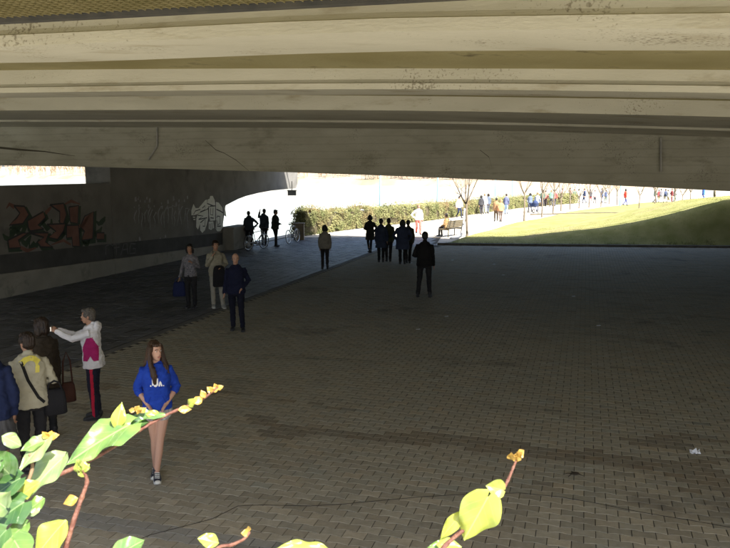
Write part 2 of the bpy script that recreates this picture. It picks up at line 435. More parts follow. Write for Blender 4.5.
kroot = None
for k in range(34):
    x0 = 3.5 + k*1.0; x1 = x0 + .985
    mb2 = MB()
    mb2.box((x0, 0, -.05), (x1, .14, .11))
    mb2.v = [(vx, vy + KERB(vx) - .06, vz) for vx, vy, vz in mb2.v]
    if kroot is None:
        kroot = mb2.build('kerb', mat('kerb_stone', (.13,.125,.12), (.19,.185,.175), scale=4, rough=.85, bump=.2), kind='structure')
    else:
        mb2.build('kerb_stone', kroot.data.materials[0], kroot)
# low edging that crosses the lawn
mb = MB(); pts = [G(524,214.5), G(560,213.3), G(610,211.8)]
pts = [(13.6,61.0),(18,62.6),(24,62.8),(30,60),(36,56)]
pp = []
for (xa,ya),(xb,yb) in zip(pts, pts[1:]):
    for k in range(8): pp.append((xa+(xb-xa)*k/8, ya+(yb-ya)*k/8))
for (xa,ya),(xb,yb) in zip(pp, pp[1:]):
    za, zb = lawn_z(xa,ya), lawn_z(xb,yb)
    mb.add([(xa,ya-.06,za-.1),(xb,yb-.06,zb-.1),(xb,yb+.1,zb-.1),(xa,ya+.1,za-.1),(xa,ya-.06,za+.07),(xb,yb-.06,zb+.07),(xb,yb+.1,zb+.07),(xa,ya+.1,za+.07)], [(4,5,6,7),(0,1,5,4),(2,3,7,6)])
mb.build('lawn_edging', mat('edging_dark', (.08,.07,.05), (.12,.1,.08), scale=3, rough=1), kind='structure')

# ------------------------------------------------------------------ the bridge
def flare(u):                       # unseen far edge widened on the right, added so its shadow climbs the bank
    t = max(0.0, u+6.0); return .0085*min(t, 16)**2 + .27*max(0.0, t-16)
def DZ(u): return -.034*u - .001*(u+4.8)**2
bridge = empty('road_bridge', P(-16, 20, 0)); Binv = Matrix.Translation(-P(-16,20,0))
tag(bridge, 'low concrete road bridge with long parallel girders spanning the paved plaza', 'bridge')
def extr(name, prof, mats, u0=-48, u1=19.6, step=.8, parent=bridge, seg_m=None, cl=0.0, uc=0.0):
    """extrude a closed (v,z) profile along the bridge, following its vertical curve"""
    N = int((u1-u0)/step); mb = MB(); K = len(prof); vs = []
    for i in range(N+1):
        u = u0 + (u1-u0)*i/N
        ex_ = -cl*sst((-1.0-u)/uc) if cl else 0.0
        for v, z in prof: vs.append(Binv @ P(u, v+(flare(u) if v > 35 else 0.0), z+DZ(u)+ex_))
    fs = []; ms = []
    for i in range(N):
        for j in range(K):
            j2 = (j+1) % K; fs.append((i*K+j, (i+1)*K+j, (i+1)*K+j2, i*K+j2)); ms.append(seg_m[j] if seg_m else 0)
    fs.append(tuple(range(K))); fs.append(tuple(N*K + j for j in reversed(range(K)))); ms += [0,0]
    mb.add(vs, fs); mb.m = ms
    return mb.build(name, mats, parent)
ZS, ZT, ZB = 4.40, 4.64, 3.27
extr('deck_slab', [(3.0,ZT),(3.0,ZT+.36),(36.3,ZT+.36),(36.3,ZT)], SLABC)
def girder(v0, v1, zb, fl, rec=.055, ch=.03):
    return [(v0,zb),(v0-.0,zb+fl),(v0+ch,zb+fl+.012),(v0+rec,zb+fl+.05),(v0+rec,ZT+.25),(v1-rec,ZT+.25),(v1-rec,zb+fl+.05),(v1-ch,zb+fl+.012),(v1,zb+fl),(v1,zb)]
extr('girder', girder(4.95,5.80,ZS,.085), CONC, cl=.078, uc=4.0)
extr('girder', girder(8.63,9.30,ZS,.07), CONC, cl=.075, uc=8.0)
extr('girder', [(12.08,ZS+.01),(12.08,ZT+.2),(16.29,ZT+.2),(16.29,ZS-.075),(14.85,ZS-.03),(14.80,ZS+.01)], CONC, cl=.06, uc=11.0)
extr('girder', girder(20.6,21.4,ZS,.08), CONC)
extr('girder', girder(25.4,26.2,ZS,.08), CONC)
extr('girder', girder(30.4,31.2,ZS,.08), CONC)
extr('cross_beam', [(16.3,ZB),(16.3,ZT+.2),(16.85,ZT+.2),(16.85,ZB)], BEAMC)
extr('edge_beam', [(35.8,4.02),(35.8,ZT+.2),(36.35,ZT+.2),(36.35,4.02)], BEAMC)
extr('edge_beam', [(2.95,4.45),(2.95,ZT+.37),(3.20,ZT+.37),(3.20,4.45)], BEAMC)
# thin cover strips on the cross beam, joint marks
for vv, sgn in ((36.15, 1), (3.1, -1)):
    rail = extr('railing', [(vv-.03,ZT+1.3),(vv-.03,ZT+1.37),(vv+.03,ZT+1.37),(vv+.03,ZT+1.3)], STEEL)
    extr('lower_rail', [(vv-.02,ZT+.62),(vv-.02,ZT+.66),(vv+.02,ZT+.66),(vv+.02,ZT+.62)], STEEL, parent=rail)
    for k in range(33):
        u = -44 + k*1.95; mb = MB(); w2 = vv + (flare(u) if vv > 35 else 0); mb.boxuv(u-.03,u+.03,w2-.028,w2+.028,ZT+.355+DZ(u),ZT+1.3+DZ(u))
        mb.v = [tuple(Binv @ Vector(q)) for q in mb.v]; mb.build('post', STEEL, rail)
mb = MB(); mb.boxuv(19.6,21,1.5,36.2,-.5,4.4); mb.v = [tuple(Binv @ Vector(q)) for q in mb.v]; mb.build('abutment', PIERC, bridge)
# drain pipes on the face of the cross beam
def beam_pt(px, py, off=.05):
    d = ray(px, py); t = (16.3-off) / (SU*d.x + CU*d.y); return Vector((d.x*t, d.y*t, CAMH+d.z*t))
for pts in ([(157,127),(157,146),(149,159)], [(661,138),(661,171)]):
    mb = MB(); mb.tube([Binv @ beam_pt(*q) for q in pts], .022, n=8); mb.build('drain_pipe', GALV, bridge, smooth=True)
CRK = mat('crack_dark', (.05,.045,.03), rough=1)
for pts, w_ in (([(-6,147),(18,149.5),(45,151.5),(75,156)],[.06,.05,.03,.008]), ([(205,140),(216,150),(224,153),(236,160),(249,171)],[.01,.02,.014,.016,.006]), ([(480,150),(489,157),(492,168)],[.012,.015,.005])):
    mb = MB(); prev = []
    for (a, b), wq in zip(pts, w_):
        p = beam_pt(a, b, .004); prev.append((Binv @ (p+Vector((0,0,wq/2))), Binv @ (p-Vector((0,0,wq/2)))))
    mb.add([q for pr in prev for q in pr], [(2*i,2*i+1,2*i+3,2*i+2) for i in range(len(prev)-1)]); mb.build('crack', CRK, bridge)
# steel grating under the footway at the near edge
A_, B_ = Vector((-2.17,4.41)), Vector((-.13,3.84)); dAB = (B_-A_).normalized(); nAB = Vector((dAB.y,-dAB.x))
if nAB.y > 0: nAB = -nAB
GA = A_ - dAB*4.2; GL = 8.6; GW = 1.35
gz = lambda x: 4.36 - .010*(x+1.2)
fr = MB()
def gp(s, t, z=0): q = GA + dAB*s + nAB*t; return Binv @ Vector((q.x, q.y, gz(q.x)+z))
def gbar(mb, s0, t0, s1, t1, wd, z0, z1):
    a = GA + dAB*s0 + nAB*t0; b = GA + dAB*s1 + nAB*t1; d = (b-a).normalized(); nn = Vector((-d.y,d.x))*wd/2
    vs = []
    for zz in (z0, z1):
        for p, s in ((a,-1),(b,-1),(b,1),(a,1)):
            q = p + nn*s; vs.append(Binv @ Vector((q.x,q.y,gz(q.x)+zz)))
    mb.add(vs, [(0,3,2,1),(4,5,6,7),(0,1,5,4),(1,2,6,5),(2,3,7,6),(3,0,4,7)])
gbar(fr, 0,-.03, GL,-.03, .06, -.02, .07); gbar(fr, 0,GW, GL,GW, .06, -.02, .07)
for s in (0, GL*.25, GL*.5, GL*.75, GL): gbar(fr, s, 0, s, GW, .05, .015, .07)
gr = fr.build('grating', STEEL, bridge)
bars = MB()
k = 0
for i in range(int(GL/.05)): gbar(bars, .03+i*.05, .0, .03+i*.05, GW, .005, 0, .03)
for i in range(int(GW/.045)): gbar(bars, 0, .02+i*.045, GL, .02+i*.045, .005, .004, .034)
bars.build('grating_bars', mat('grating_steel', (.16,.14,.06), (.22,.19,.09), scale=6, rough=.7), gr, kind='stuff')

def slantuv(mb, u0, u1, v0, v1, a, b):
    pz = lambda v: .68 - .031*(v-16.7)
    q = [(-.3 if a is None else pz(v)+a+.002) for v in (v0, v1)]; t_ = [pz(v)+b for v in (v0, v1)]
    vs = [P(u0,v0,q[0]),P(u1,v0,q[0]),P(u1,v1,q[1]),P(u0,v1,q[1]),P(u0,v0,t_[0]),P(u1,v0,t_[0]),P(u1,v1,t_[1]),P(u0,v1,t_[1])]
    mb.add(vs, [(0,3,2,1),(4,5,6,7),(0,1,5,4),(1,2,6,5),(2,3,7,6),(3,0,4,7)])
# pier blade with a curved cantilever head, standing in the river wall's line
U0 = -15.6
pier = empty('bridge_pier', P(U0-.5, 26, 0)); Pinv = Matrix.Translation(-P(U0-.5,26,0))
tag(pier, 'broad concrete bridge pier with curved cantilever head and white graffiti', 'pier')
tipv = 37.4
prof = [(22.0,0.0),(30.0,0.0),(30.15,1.2),(30.45,2.0)]
for px, py in ((238,199),(246,196),(258,193),(271,190.6),(287,189),(301,188)):
    v, z = WUV(px, py, U0); prof.append((min(v, 39.0), z))
vt = prof[-1][0]
prof += [(vt+.25, prof[-1][1]+.25), (vt+.3, 3.5), (vt-.6, 4.0), (33.0,4.9), (22.0,4.9)]
mb = MB(); K = len(prof)
vs = [Pinv @ P(U0, v, z) for v, z in prof] + [Pinv @ P(U0-1.0, v, z) for v, z in prof]
mb.add(vs, [tuple(range(K)), tuple(range(2*K-1, K-1, -1))] + [(j, K+j, K+(j+1)%K, (j+1)%K) for j in range(K)])
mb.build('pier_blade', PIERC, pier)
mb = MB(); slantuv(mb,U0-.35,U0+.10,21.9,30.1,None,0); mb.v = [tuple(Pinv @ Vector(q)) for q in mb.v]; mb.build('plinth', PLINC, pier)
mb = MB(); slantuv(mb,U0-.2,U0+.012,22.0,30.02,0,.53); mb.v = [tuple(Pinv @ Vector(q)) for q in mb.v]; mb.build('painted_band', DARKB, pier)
# low river wall
wall = empty('river_wall', P(U0-.5, 10, 0)); Winv = Matrix.Translation(-P(U0-.5,10,0))
tag(wall, 'dark concrete river wall with orange graffiti and open slot under the bridge', 'wall')
def wb(name, m, *a):
    mb = MB(); mb.boxuv(*a); mb.v = [tuple(Winv @ Vector(q)) for q in mb.v]; return mb.build(name, m, wall)
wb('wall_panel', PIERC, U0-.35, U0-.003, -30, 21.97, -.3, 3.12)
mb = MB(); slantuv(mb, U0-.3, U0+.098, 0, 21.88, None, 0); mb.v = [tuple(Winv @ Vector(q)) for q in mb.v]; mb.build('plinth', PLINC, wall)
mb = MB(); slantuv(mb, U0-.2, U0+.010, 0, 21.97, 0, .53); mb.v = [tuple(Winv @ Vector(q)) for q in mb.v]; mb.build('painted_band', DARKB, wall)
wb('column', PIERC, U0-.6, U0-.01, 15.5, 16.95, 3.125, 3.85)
# low parapet stub between the pier and the hedge
mb = MB(); mb.boxuv(-15.75,-15.15,30.25,32.0,-.1,.95); mb.boxuv(-15.80,-15.10,30.22,32.04,.95,1.03)
tag(mb.build('parapet_block', PLINC), 'low dark concrete block at the foot of the pier end', 'block')
mb = MB(); q = P(-14.25,36.0); mb.box((q.x-.26,q.y-.25,-.05),(q.x+.26,q.y+.25,.82)); mb.box((q.x-.29,q.y-.28,.82),(q.x+.29,q.y+.28,.87))
tag(mb.build('stone_pillar', mat('brown_stone', (.2,.16,.11), (.27,.22,.16), scale=5, rough=.95)), 'squat brown stone pillar at the start of the hedge', 'pillar')

# graffiti: paint strokes lying on the wall face
def ribbon(mb, pts, wd, m=0, closed=False):
    pts = [Vector((p[0], p[1])) for p in pts]; N = len(pts); vs = []; fs = []
    for i in range(N):
        t = pts[min(i+1,N-1)] - pts[max(i-1,0)]; t = t.normalized() if t.length > 1e-6 else Vector((1,0)); nn = Vector((-t.y,t.x))
        w_ = wd[i] if isinstance(wd,(list,tuple)) else wd
        vs += [pts[i]+nn*w_/2, pts[i]-nn*w_/2]
    for i in range(N-1): fs.append((2*i, 2*i+1, 2*i+3, 2*i+2))
    mb.add([(q.x,q.y,0) for q in vs], fs, m)
def paint(name, mb, m, parent, inv, off):
    mb.v = [tuple(inv @ P(U0+off, a, b)) for a, b, _ in mb.v]; return mb.build(name, m, parent)
def fillp(mb, pxs_):
    pts = [WUV(a, b, U0) for a, b in pxs_]; mb.add([(p[0],p[1],0) for p in pts], [tuple(range(len(pts)))])
WHP = mat('white_spray_paint', (.66,.66,.6), (.75,.75,.7), scale=6, rough=.7)
BKP = mat('black_spray_paint', (.03,.03,.035), rough=.7)
ORP = mat('orange_spray_paint', (.13,.065,.052), (.19,.095,.076), scale=3, rough=.8)
GRP = mat('green_spray_paint', (.03,.05,.035), (.045,.07,.045), scale=3, rough=.8)
FDP = mat('faded_white_paint', (.22,.225,.235), (.34,.345,.36), scale=9, rough=.85)
def zz(px0, py0, sx, sy, pts): return [(px0+x*sx, py0+y*sy) for x, y in pts]
# white piece: traced outline blob with black strokes (zoom coords /11.9 + 185,190)
mb = MB()
C_ = lambda L_: zz(185,190,1/11.9,1/11.9,L_)
for L_ in ([(75,240),(100,165),(125,215),(160,215),(240,120),(290,105),(300,70),(330,70),(352,120),(360,180),(300,185),(285,200),(245,235),(180,265),(150,285),(110,300),(75,300)],
           [(150,290),(185,268),(272,232),(278,330),(255,420),(235,480),(205,510),(180,480),(178,400),(155,470),(132,440),(135,340)],
           [(285,205),(358,195),(360,360),(300,368),(285,300)], [(278,380),(335,372),(345,450),(310,475),(278,460)],
           [(362,140),(400,150),(445,210),(452,290),(452,440),(420,490),(385,492),(360,460),(365,300)], [(462,180),(480,230),(492,320),(462,300)],
           [(92,315),(120,318),(118,330),(95,330)],[(98,345),(124,345),(122,356),(100,356)]):
    fillp(mb, C_(L_))
paint('graffiti', mb, WHP, pier, Pinv, .004)
mb = MB()
for L_, w_ in (([(205,215),(235,185),(240,235),(180,262)],12),([(150,300),(215,310),(160,350),(262,330)],12),([(180,390),(215,360),(240,345),(235,430),(210,430)],12),
           ([(265,110),(262,160),(340,190)],12),([(305,215),(300,290),(330,300),(332,215)],12),([(300,330),(340,335)],12),([(372,230),(420,250),(455,275)],14),([(375,330),(385,310),(415,315),(412,400),(385,415),(375,360)],12),([(380,430),(425,430)],12),([(295,400),(300,460)],12),([(318,390),(322,465)],10),([(362,130),(366,470)],12),([(278,190),(276,460)],12),([(100,290),(120,250),(180,230)],10)):
    ribbon(mb, [WUV(a,b,U0) for a,b in C_(L_)], w_/11.9*.045)
paint('graffiti_outline', mb, BKP, pier, Pinv, .008)
# faded tag further in
mb = MB(); r5 = random.Random(9)
for k in range(17):
    x0 = 135 + k*3.3 + r5.uniform(-.8,.8); h0 = 211 - k*.25 + r5.uniform(-3,3); hh = r5.uniform(12,21)
    L_ = [(x0+r5.uniform(-1,1), h0+hh), (x0+r5.uniform(-1,1), h0+hh*.6), (x0+r5.uniform(-1.5,1.5), h0+hh*.3), (x0+r5.uniform(0,2), h0), (x0+r5.uniform(2,4), h0+r5.uniform(-1,4))]
    ribbon(mb, [WUV(a,b,U0) for a,b in L_], [.02,.05,.06,.05,.02])
for k in range(34):
    a = r5.uniform(134,192); b = r5.choice([r5.uniform(197,208), r5.uniform(236,246)])
    v, z = WUV(a, b, U0); s_ = r5.uniform(.025,.07); mb.add([(v-s_,z-s_*1.3,0),(v+s_,z-s_,0),(v+s_*.7,z+s_*1.5,0),(v-s_*.8,z+s_,0)], [(0,1,2,3)])
paint('faded_graffiti', mb, FDP, pier, Pinv, .004)['kind'] = 'stuff'
# small outlined tag on the dark band  (reads like T A G)
mb = MB()
for L_ in ([(106,255),(106,246),(111,244),(113,246)], [(113,244.5),(120,243.5)], [(116.5,244),(116.5,255)], [(114,248),(119.5,247)], [(121,255),(124,244),(127,243.5),(128,254)], [(122,250),(128,249)], [(136,244),(131,243.5),(130,248),(130,253.5),(135.5,253),(135.5,248.5),(133,248.5)]):
    ribbon(mb, [WUV(a,b,U0+.02) for a,b in L_], .045)
mb.v = [tuple(Winv @ P(U0+.016, a, b)) for a, b, _ in mb.v]; mb.build('small_tag', mat('dim_paint', (.10,.10,.105), (.14,.14,.145), scale=8, rough=.85), wall)
# orange piece with green shadow
O_ = lambda L_: zz(0,195,110/730,65/431,L_)
blocks = [[(90,70),(160,75),(190,130),(150,190),(60,200),(110,150),(130,120)],[(180,170),(285,110),(300,150),(250,200),(290,225),(200,240),(185,215)],
          [(50,300),(150,250),(190,250),(120,300),(135,350),(60,355)],[(190,250),(320,250),(300,310),(350,345),(270,345),(245,310),(290,280)],
          [(330,65),(420,55),(440,130),(420,190),(395,185),(395,110)],[(310,195),(430,190),(420,240),(380,295),(320,280),(370,240)],
          [(455,80),(520,70),(515,190),(465,180)],[(440,200),(520,200),(530,340),(480,340),(475,280),(440,285)],
          [(560,140),(620,110),(615,290),(540,300),(560,240),(530,210)],[(640,250),(690,250),(690,295),(640,295)]]
mb = MB()
for b in blocks:
    cx = sum(q[0] for q in b)/len(b); cy = sum(q[1] for q in b)/len(b)
    fillp(mb, O_([(cx+(x-cx)*1.22+10, cy+(y-cy)*1.2+14) for x, y in b]))
r8 = random.Random(12)
for i in range(16):
    cx = 60+i*40+r8.uniform(-15,15); cy = r8.uniform(120,300); q8 = []
    for k in range(9):
        a8 = 6.283*k/9; q8.append((cx+math.cos(a8)*r8.uniform(25,60), cy+math.sin(a8)*r8.uniform(25,70)))
    ribbon(mb, [WUV(a,b,U0) for a,b in O_(q8[:5])], [.05,.16,.2,.14,.04])
paint('graffiti_shadow', mb, GRP, wall, Winv, .002)
mb = MB()
for i, b in enumerate(blocks): fillp(mb, O_(b))
for L_, w_ in (([(95,80),(60,60),(40,90)],[.14,.1,.02]),([(300,120),(330,90),(350,60)],[.12,.1,.02]),([(130,345),(180,370),(240,350)],[.1,.12,.03]),([(520,210),(560,190),(600,120)],[.1,.12,.03]),([(430,60),(470,40),(530,60)],[.05,.1,.03]),([(340,330),(420,300),(470,330)],[.03,.1,.06])):
    ribbon(mb, [WUV(a,c,U0) for a,c in O_(L_)], w_)
paint('graffiti', mb, ORP, wall, Winv, .006)
mb = MB()
for b in blocks: ribbon(mb, [WUV(a,c,U0) for a,c in O_(b+[b[0]])], .05)
paint('graffiti_outline', mb, BKP, wall, Winv, .010)

# small lamp housing hung from the cantilever
q = D(292,193,40.0); lampo = empty('hanging_lamp', (q.x,q.y,q.z)); tag(lampo, 'small grey box lamp hanging under the tip of the pier head', 'lamp')
mb = MB(); mb.box((-.22,-.12,-.13),(.22,.12,.12)); mb.box((-.25,-.15,.12),(.25,.15,.16)); mb.build('housing', mat('grey_metal', (.2,.21,.22), rough=.5, metal=.3), lampo)
mb = MB(); mb.tube([(0,0,.15),(0,0,.62)], .02, n=6); mb.build('rod', STEEL, lampo)

# ------------------------------------------------------------------ parapet under the camera where the ivy grows
wallc = empty('stair_parapet', (0,-.5,0)); tag(wallc, 'pale concrete stair landing and parapet carrying the ivy', 'parapet')
mb = MB(); mb.box((-2.99,-2.5,-.02),(2.99,.83,1.9)); mb.build('landing', PALEC, wallc)
mb = MB(); mb.box((-3,.55,1.9),(3,.85,2.62)); mb.build('parapet_wall', PALEC, wallc)

# ------------------------------------------------------------------ hedge along the river
HLP = [G(a, b) for a, b in ((303,236),(320,233.5),(350,229.5),(380,226),(430,220.5),(459,216.3),(490,211.8),(520,208),(548,205.3),(578,203.2))]
HL = [(q.x-.28, q.y+.34) for q in HLP]
def along(path, s):
    for (x0,y0),(x1,y1) in zip(path, path[1:]):
        l = math.hypot(x1-x0, y1-y0)
        if s <= l: return (x0+(x1-x0)*s/l, y0+(y1-y0)*s/l, (x1-x0)/l, (y1-y0)/l)
        s -= l
    return None
TOT = sum(math.hypot(b[0]-a[0], b[1]-a[1]) for a, b in zip(HL, HL[1:]))
hedge = empty('hedge', (HL[0][0],HL[0][1],0)); tag(hedge, 'long clipped olive green hedge between the riverside walk and the river', 'hedge')
H0 = Vector((HL[0][0],HL[0][1],0))
def hedge_h(s): return 1.24 - .25*min(1, s/30) + .2*noise.noise(Vector((s*.5,0,0))) + .14*noise.noise(Vector((s*2.1,4,0)))
mb = MB(); rings = []
s = 0.2
while s < TOT-.3:
    x, y, tx_, ty_ = along(HL, s); nx_, ny_ = -ty_, tx_; h = hedge_h(s)
    rings.append([Vector((x+nx_*k, y+ny_*k, z))-H0 for k, z in ((-.30,0),(-.36,h*.5),(-.26,h*.86),(.26,h*.86),(.36,h*.5),(.3,0))]); s += .5
vs = [q for r_ in rings for q in r_]; K = 6
mb.add(vs, [(i*K+j,(i+1)*K+j,(i+1)*K+(j+1)%K,i*K+(j+1)%K) for i in range(len(rings)-1) for j in range(K)] + [tuple(range(K))])
mb.build('branches', mat('hedge_twigs', (.05,.045,.025), (.09,.075,.04), scale=8, rough=1), hedge)  # solid dark core added inside the foliage to stop light passing through
mb = MB(); rh = random.Random(21)
NL = 52000
for k in range(NL):
    s = TOT * rh.random()**2.1
    a = along(HL, s)
    if a is None: continue
    x, y, tx_, ty_ = a; nx_, ny_ = -ty_, tx_; h = hedge_h(s)
    f = rh.random()
    if f < .45: off = -.42 + rh.gauss(0,.06); z = rh.uniform(.02, h)
    elif f < .6: off = .42 + rh.gauss(0,.06); z = rh.uniform(.02, h)
    elif f < .97: off = rh.uniform(-.45,.45); z = h + rh.gauss(0,.06)
    else: off = rh.uniform(-.3,.3); z = h + rh.uniform(.05,.34)
    if noise.noise(Vector((s*1.3, off*2, z*1.6))) < -.28: continue
    if s < .5 and rh.random() < .5: s = .05; off = rh.uniform(-.42,.42); z = rh.uniform(0,h)
    sz = rh.uniform(.03,.06) * (1 + s/60)
    d1 = Vector((rh.gauss(0,1),rh.gauss(0,1),rh.gauss(0,1))).normalized(); d2 = d1.orthogonal().normalized()
    c = Vector((x+nx_*off, y+ny_*off, z)) - H0
    mb.add([c-d1*sz, c+d2*sz*.55, c+d1*sz, c-d2*sz*.55], [(0,1,2,3)])
o = mb.build('foliage', mat('hedge_leaf', (.10,.115,.04), (.26,.25,.11), scale=1.2, rough=.7, trans=.25, c3=(.2,.14,.07), s3=.5, t3=(.5,.65)), hedge, kind='stuff')

# ------------------------------------------------------------------ young bare trees along the path
BARK = mat('grey_bark', (.12,.095,.07), (.2,.165,.125), scale=9, rough=.95, bump=.4, bscale=30, stretch=(1,1,.3))
def bare_tree(loc, h, seed, label, det=3, fork=.42, group=None):
    r = random.Random(seed); t = empty('bare_tree', loc); tag(t, label, 'tree', group)
    hf = h*fork; tr = MB(); r0 = .011*h + .012
    lean = Vector((r.gauss(0,.02), r.gauss(0,.02), 0))
    tr.tube([(0,0,-.1),(0,0,.15), lean*hf*.5+Vector((0,0,hf*.5)), lean*hf+Vector((0,0,hf))], [r0*1.35, r0, r0*.85, r0*.9], n=9)
    tr.build('trunk', BARK, t, smooth=True)
    cr = MB()
    def br(p, d, L_, rad, lev):
        pts = [p]; q = p; dd = d
        for i in range(4):
            dd = (dd + Vector((r.gauss(0,.1), r.gauss(0,.1), r.gauss(.07,.06)))).normalized(); q = q + dd*L_/4; pts.append(q)
        cr.tube(pts, [rad, rad*.85, rad*.7, rad*.55, rad*.35], n=6 if lev < 2 else 4, cap=lev < 2)
        if lev >= det: return
        for k in range(r.randint(3, 5)):
            i = r.randint(1, 4); an = r.uniform(0, 6.28); o1 = dd.orthogonal().normalized(); o1 = Matrix.Rotation(an, 3, dd) @ o1
            br(pts[i], (dd*.75 + o1*.65).normalized(), L_*r.uniform(.42,.62), rad*.45, lev+1)
    top = lean*hf + Vector((0,0,hf)); nb = r.randint(4, 5); a0 = r.uniform(0, 6.28)
    for k in range(nb):
        an = a0 + 6.28*k/nb + r.gauss(0,.2); d = Vector((math.cos(an)*.55, math.sin(an)*.55, 1)).normalized()
        br(top - Vector((0,0,r.uniform(0,.12*h*.3))), d, h*.42*r.uniform(.85,1.1), r0*.55, 1)
    cr.build('crown', BARK, t, smooth=True)
    return t
TR = [((5.46,39.5), 4.9, 'young bare tree with forked trunk beside the bench at the lawn corner'),
      ((11.25,52.3), 5.2, 'young bare tree, second one along the lawn edge from the bench'),
      ((13.9,58.2), 5.0, 'slim bare tree, third along the lawn edge from the bench'),
      ((15.8,62.3), 5.0, 'slim bare tree, fourth along the lawn edge from the bench')]
for i, (p, h, lb) in enumerate(TR):
    bare_tree((p[0],p[1],lawn_z(*p)-.02), h, 40+i, lb, det=3 if i < 2 else 2, fork=.37)
FARL = 'slim bare tree in the far row beyond the lawn edging'
r6 = random.Random(77)
for k, (px, py) in enumerate([(561,211),(570,209.5),(579,208.3),(589,207.5),(601,206.5),(617,205),(639,209),(655,204),(674,205),(682,204.5),(690,203),(609,204)]):
    g = G(px, py); bare_tree((g.x,g.y,-.02), r6.uniform(4.2,5.4), 60+k, FARL, det=2, fork=r6.uniform(.2,.33), group='far row of bare trees')
# white pipe curling against the first trunk
mb = MB(); mb.tube([(5.28,39.30,1.55),(5.25,39.32,1.0),(5.2,39.25,.5),(5.1,39.1,.15),(4.9,38.7,.09),(4.62,38.45,.08),(4.45,38.4,.08)], .05, n=8)
tag(mb.build('white_pipe', mat('white_plastic', (.8,.8,.78), rough=.5), smooth=True), 'white flexible plastic pipe curling down against the tree by the bench', 'pipe')

# lamp poles behind the hedge
POLE = mat('cyan_pole_paint', (.22,.42,.48), (.28,.48,.54), scale=3, rough=.4)
for (px, s_, lb) in ((381, 7.4, 'slim cyan lamp pole rising from behind the hedge, first from the pier'), (437, 14.6, 'slim cyan lamp pole behind the hedge, second from the pier'),
                     (495, 25.5, 'slim cyan lamp pole behind the hedge, third from the pier'), (512, 30.6, 'slim cyan lamp pole behind the hedge, fourth from the pier')):
    x, y, tx_, ty_ = along(HL, s_); x -= ty_*.75; y += tx_*.75
    best = min((abs(365+FPX*(xx)/ (yy*math.cos(PITCH)+.3) - px), xx, yy) for ss in [s_+d*.2-8 for d in range(90)] if ss > 0 for (xx, yy) in [(along(HL,ss)[0]-along(HL,ss)[3]*.8, along(HL,ss)[1]+along(HL,ss)[2]*.8)])
    t = empty('lamp_pole', (best[1],best[2],-.05)); tag(t, lb, 'lamp pole', 'riverside lamp poles')
    mb = MB(); mb.tube([(0,0,0),(0,0,3.5),(0,0,7.0)], [.075,.06,.045], n=8); mb.build('pole', POLE, t, smooth=True)
    mb = MB(); mb.tube([(0,0,6.9),(.2,-.2,7.25),(.9,-.8,7.4)], .035, n=6); mb.build('arm', POLE, t, smooth=True)
    mb = MB(); mb.box((.7,-1.1,7.36),(1.2,-.7,7.5)); mb.build('lamp_head', mat('grey_metal', (.2,.21,.22)), t)
g = G(620, 206); t = empty('lamp_pole', (g.x,g.y,-.05)); tag(t, 'slim cyan lamp pole standing beyond the lawn near the red-topped stroller', 'lamp pole', 'riverside lamp poles')
mb = MB(); mb.tube([(0,0,0),(0,0,3.5),(0,0,7.0)], [.075,.06,.045], n=8); mb.build('pole', POLE, t, smooth=True)
mb = MB(); mb.box((-.2,-.5,6.95),(.2,.2,7.1)); mb.build('lamp_head', mat('grey_metal', (.2,.21,.22)), t)

# bench
def bench(loc, rz, label):
    t = empty('park_bench', loc, rz); tag(t, label, 'bench')
    wd = mat('bench_wood', (.10,.085,.05), (.15,.12,.08), scale=6, rough=.7, stretch=(1,8,8))
    for k in range(5):
        mb = MB(); mb.box((-.95,-.26+k*.1,.42),(.95,-.18+k*.1,.455)); mb.build('seat_slat', wd, t)
    for k in range(4):
        mb = MB(); M = Matrix.Translation((0,.27,.52+k*.105)) @ Matrix.Rotation(R(-14),4,'X'); mb.box((-.95,-.015+k*.027,0),(.95,.015+k*.027,.085), M=M); mb.build('back_slat', wd, t)
    for sx in (-.7,.7):
        mb = MB(); mb.tube([(sx,-.2,0),(sx,-.2,.4)], .03, n=6); mb.tube([(sx,.22,0),(sx,.25,.42),(sx,.38,.93)], .03, n=6); mb.tube([(sx,-.22,.40),(sx,.25,.40)], .028, n=6)
        mb.build('leg', STEEL, t)
    return t
bd = Vector((.60,.80,0)); bloc = Vector((4.75, 40.75, 0))
bench_rz = math.atan2(bd.y, bd.x) - math.pi      # faces the river, away from the lawn
bench((bloc.x,bloc.y,-.015), math.atan2(-bd.y,-bd.x), 'slatted wooden bench by the first bare tree with a person seated on it')

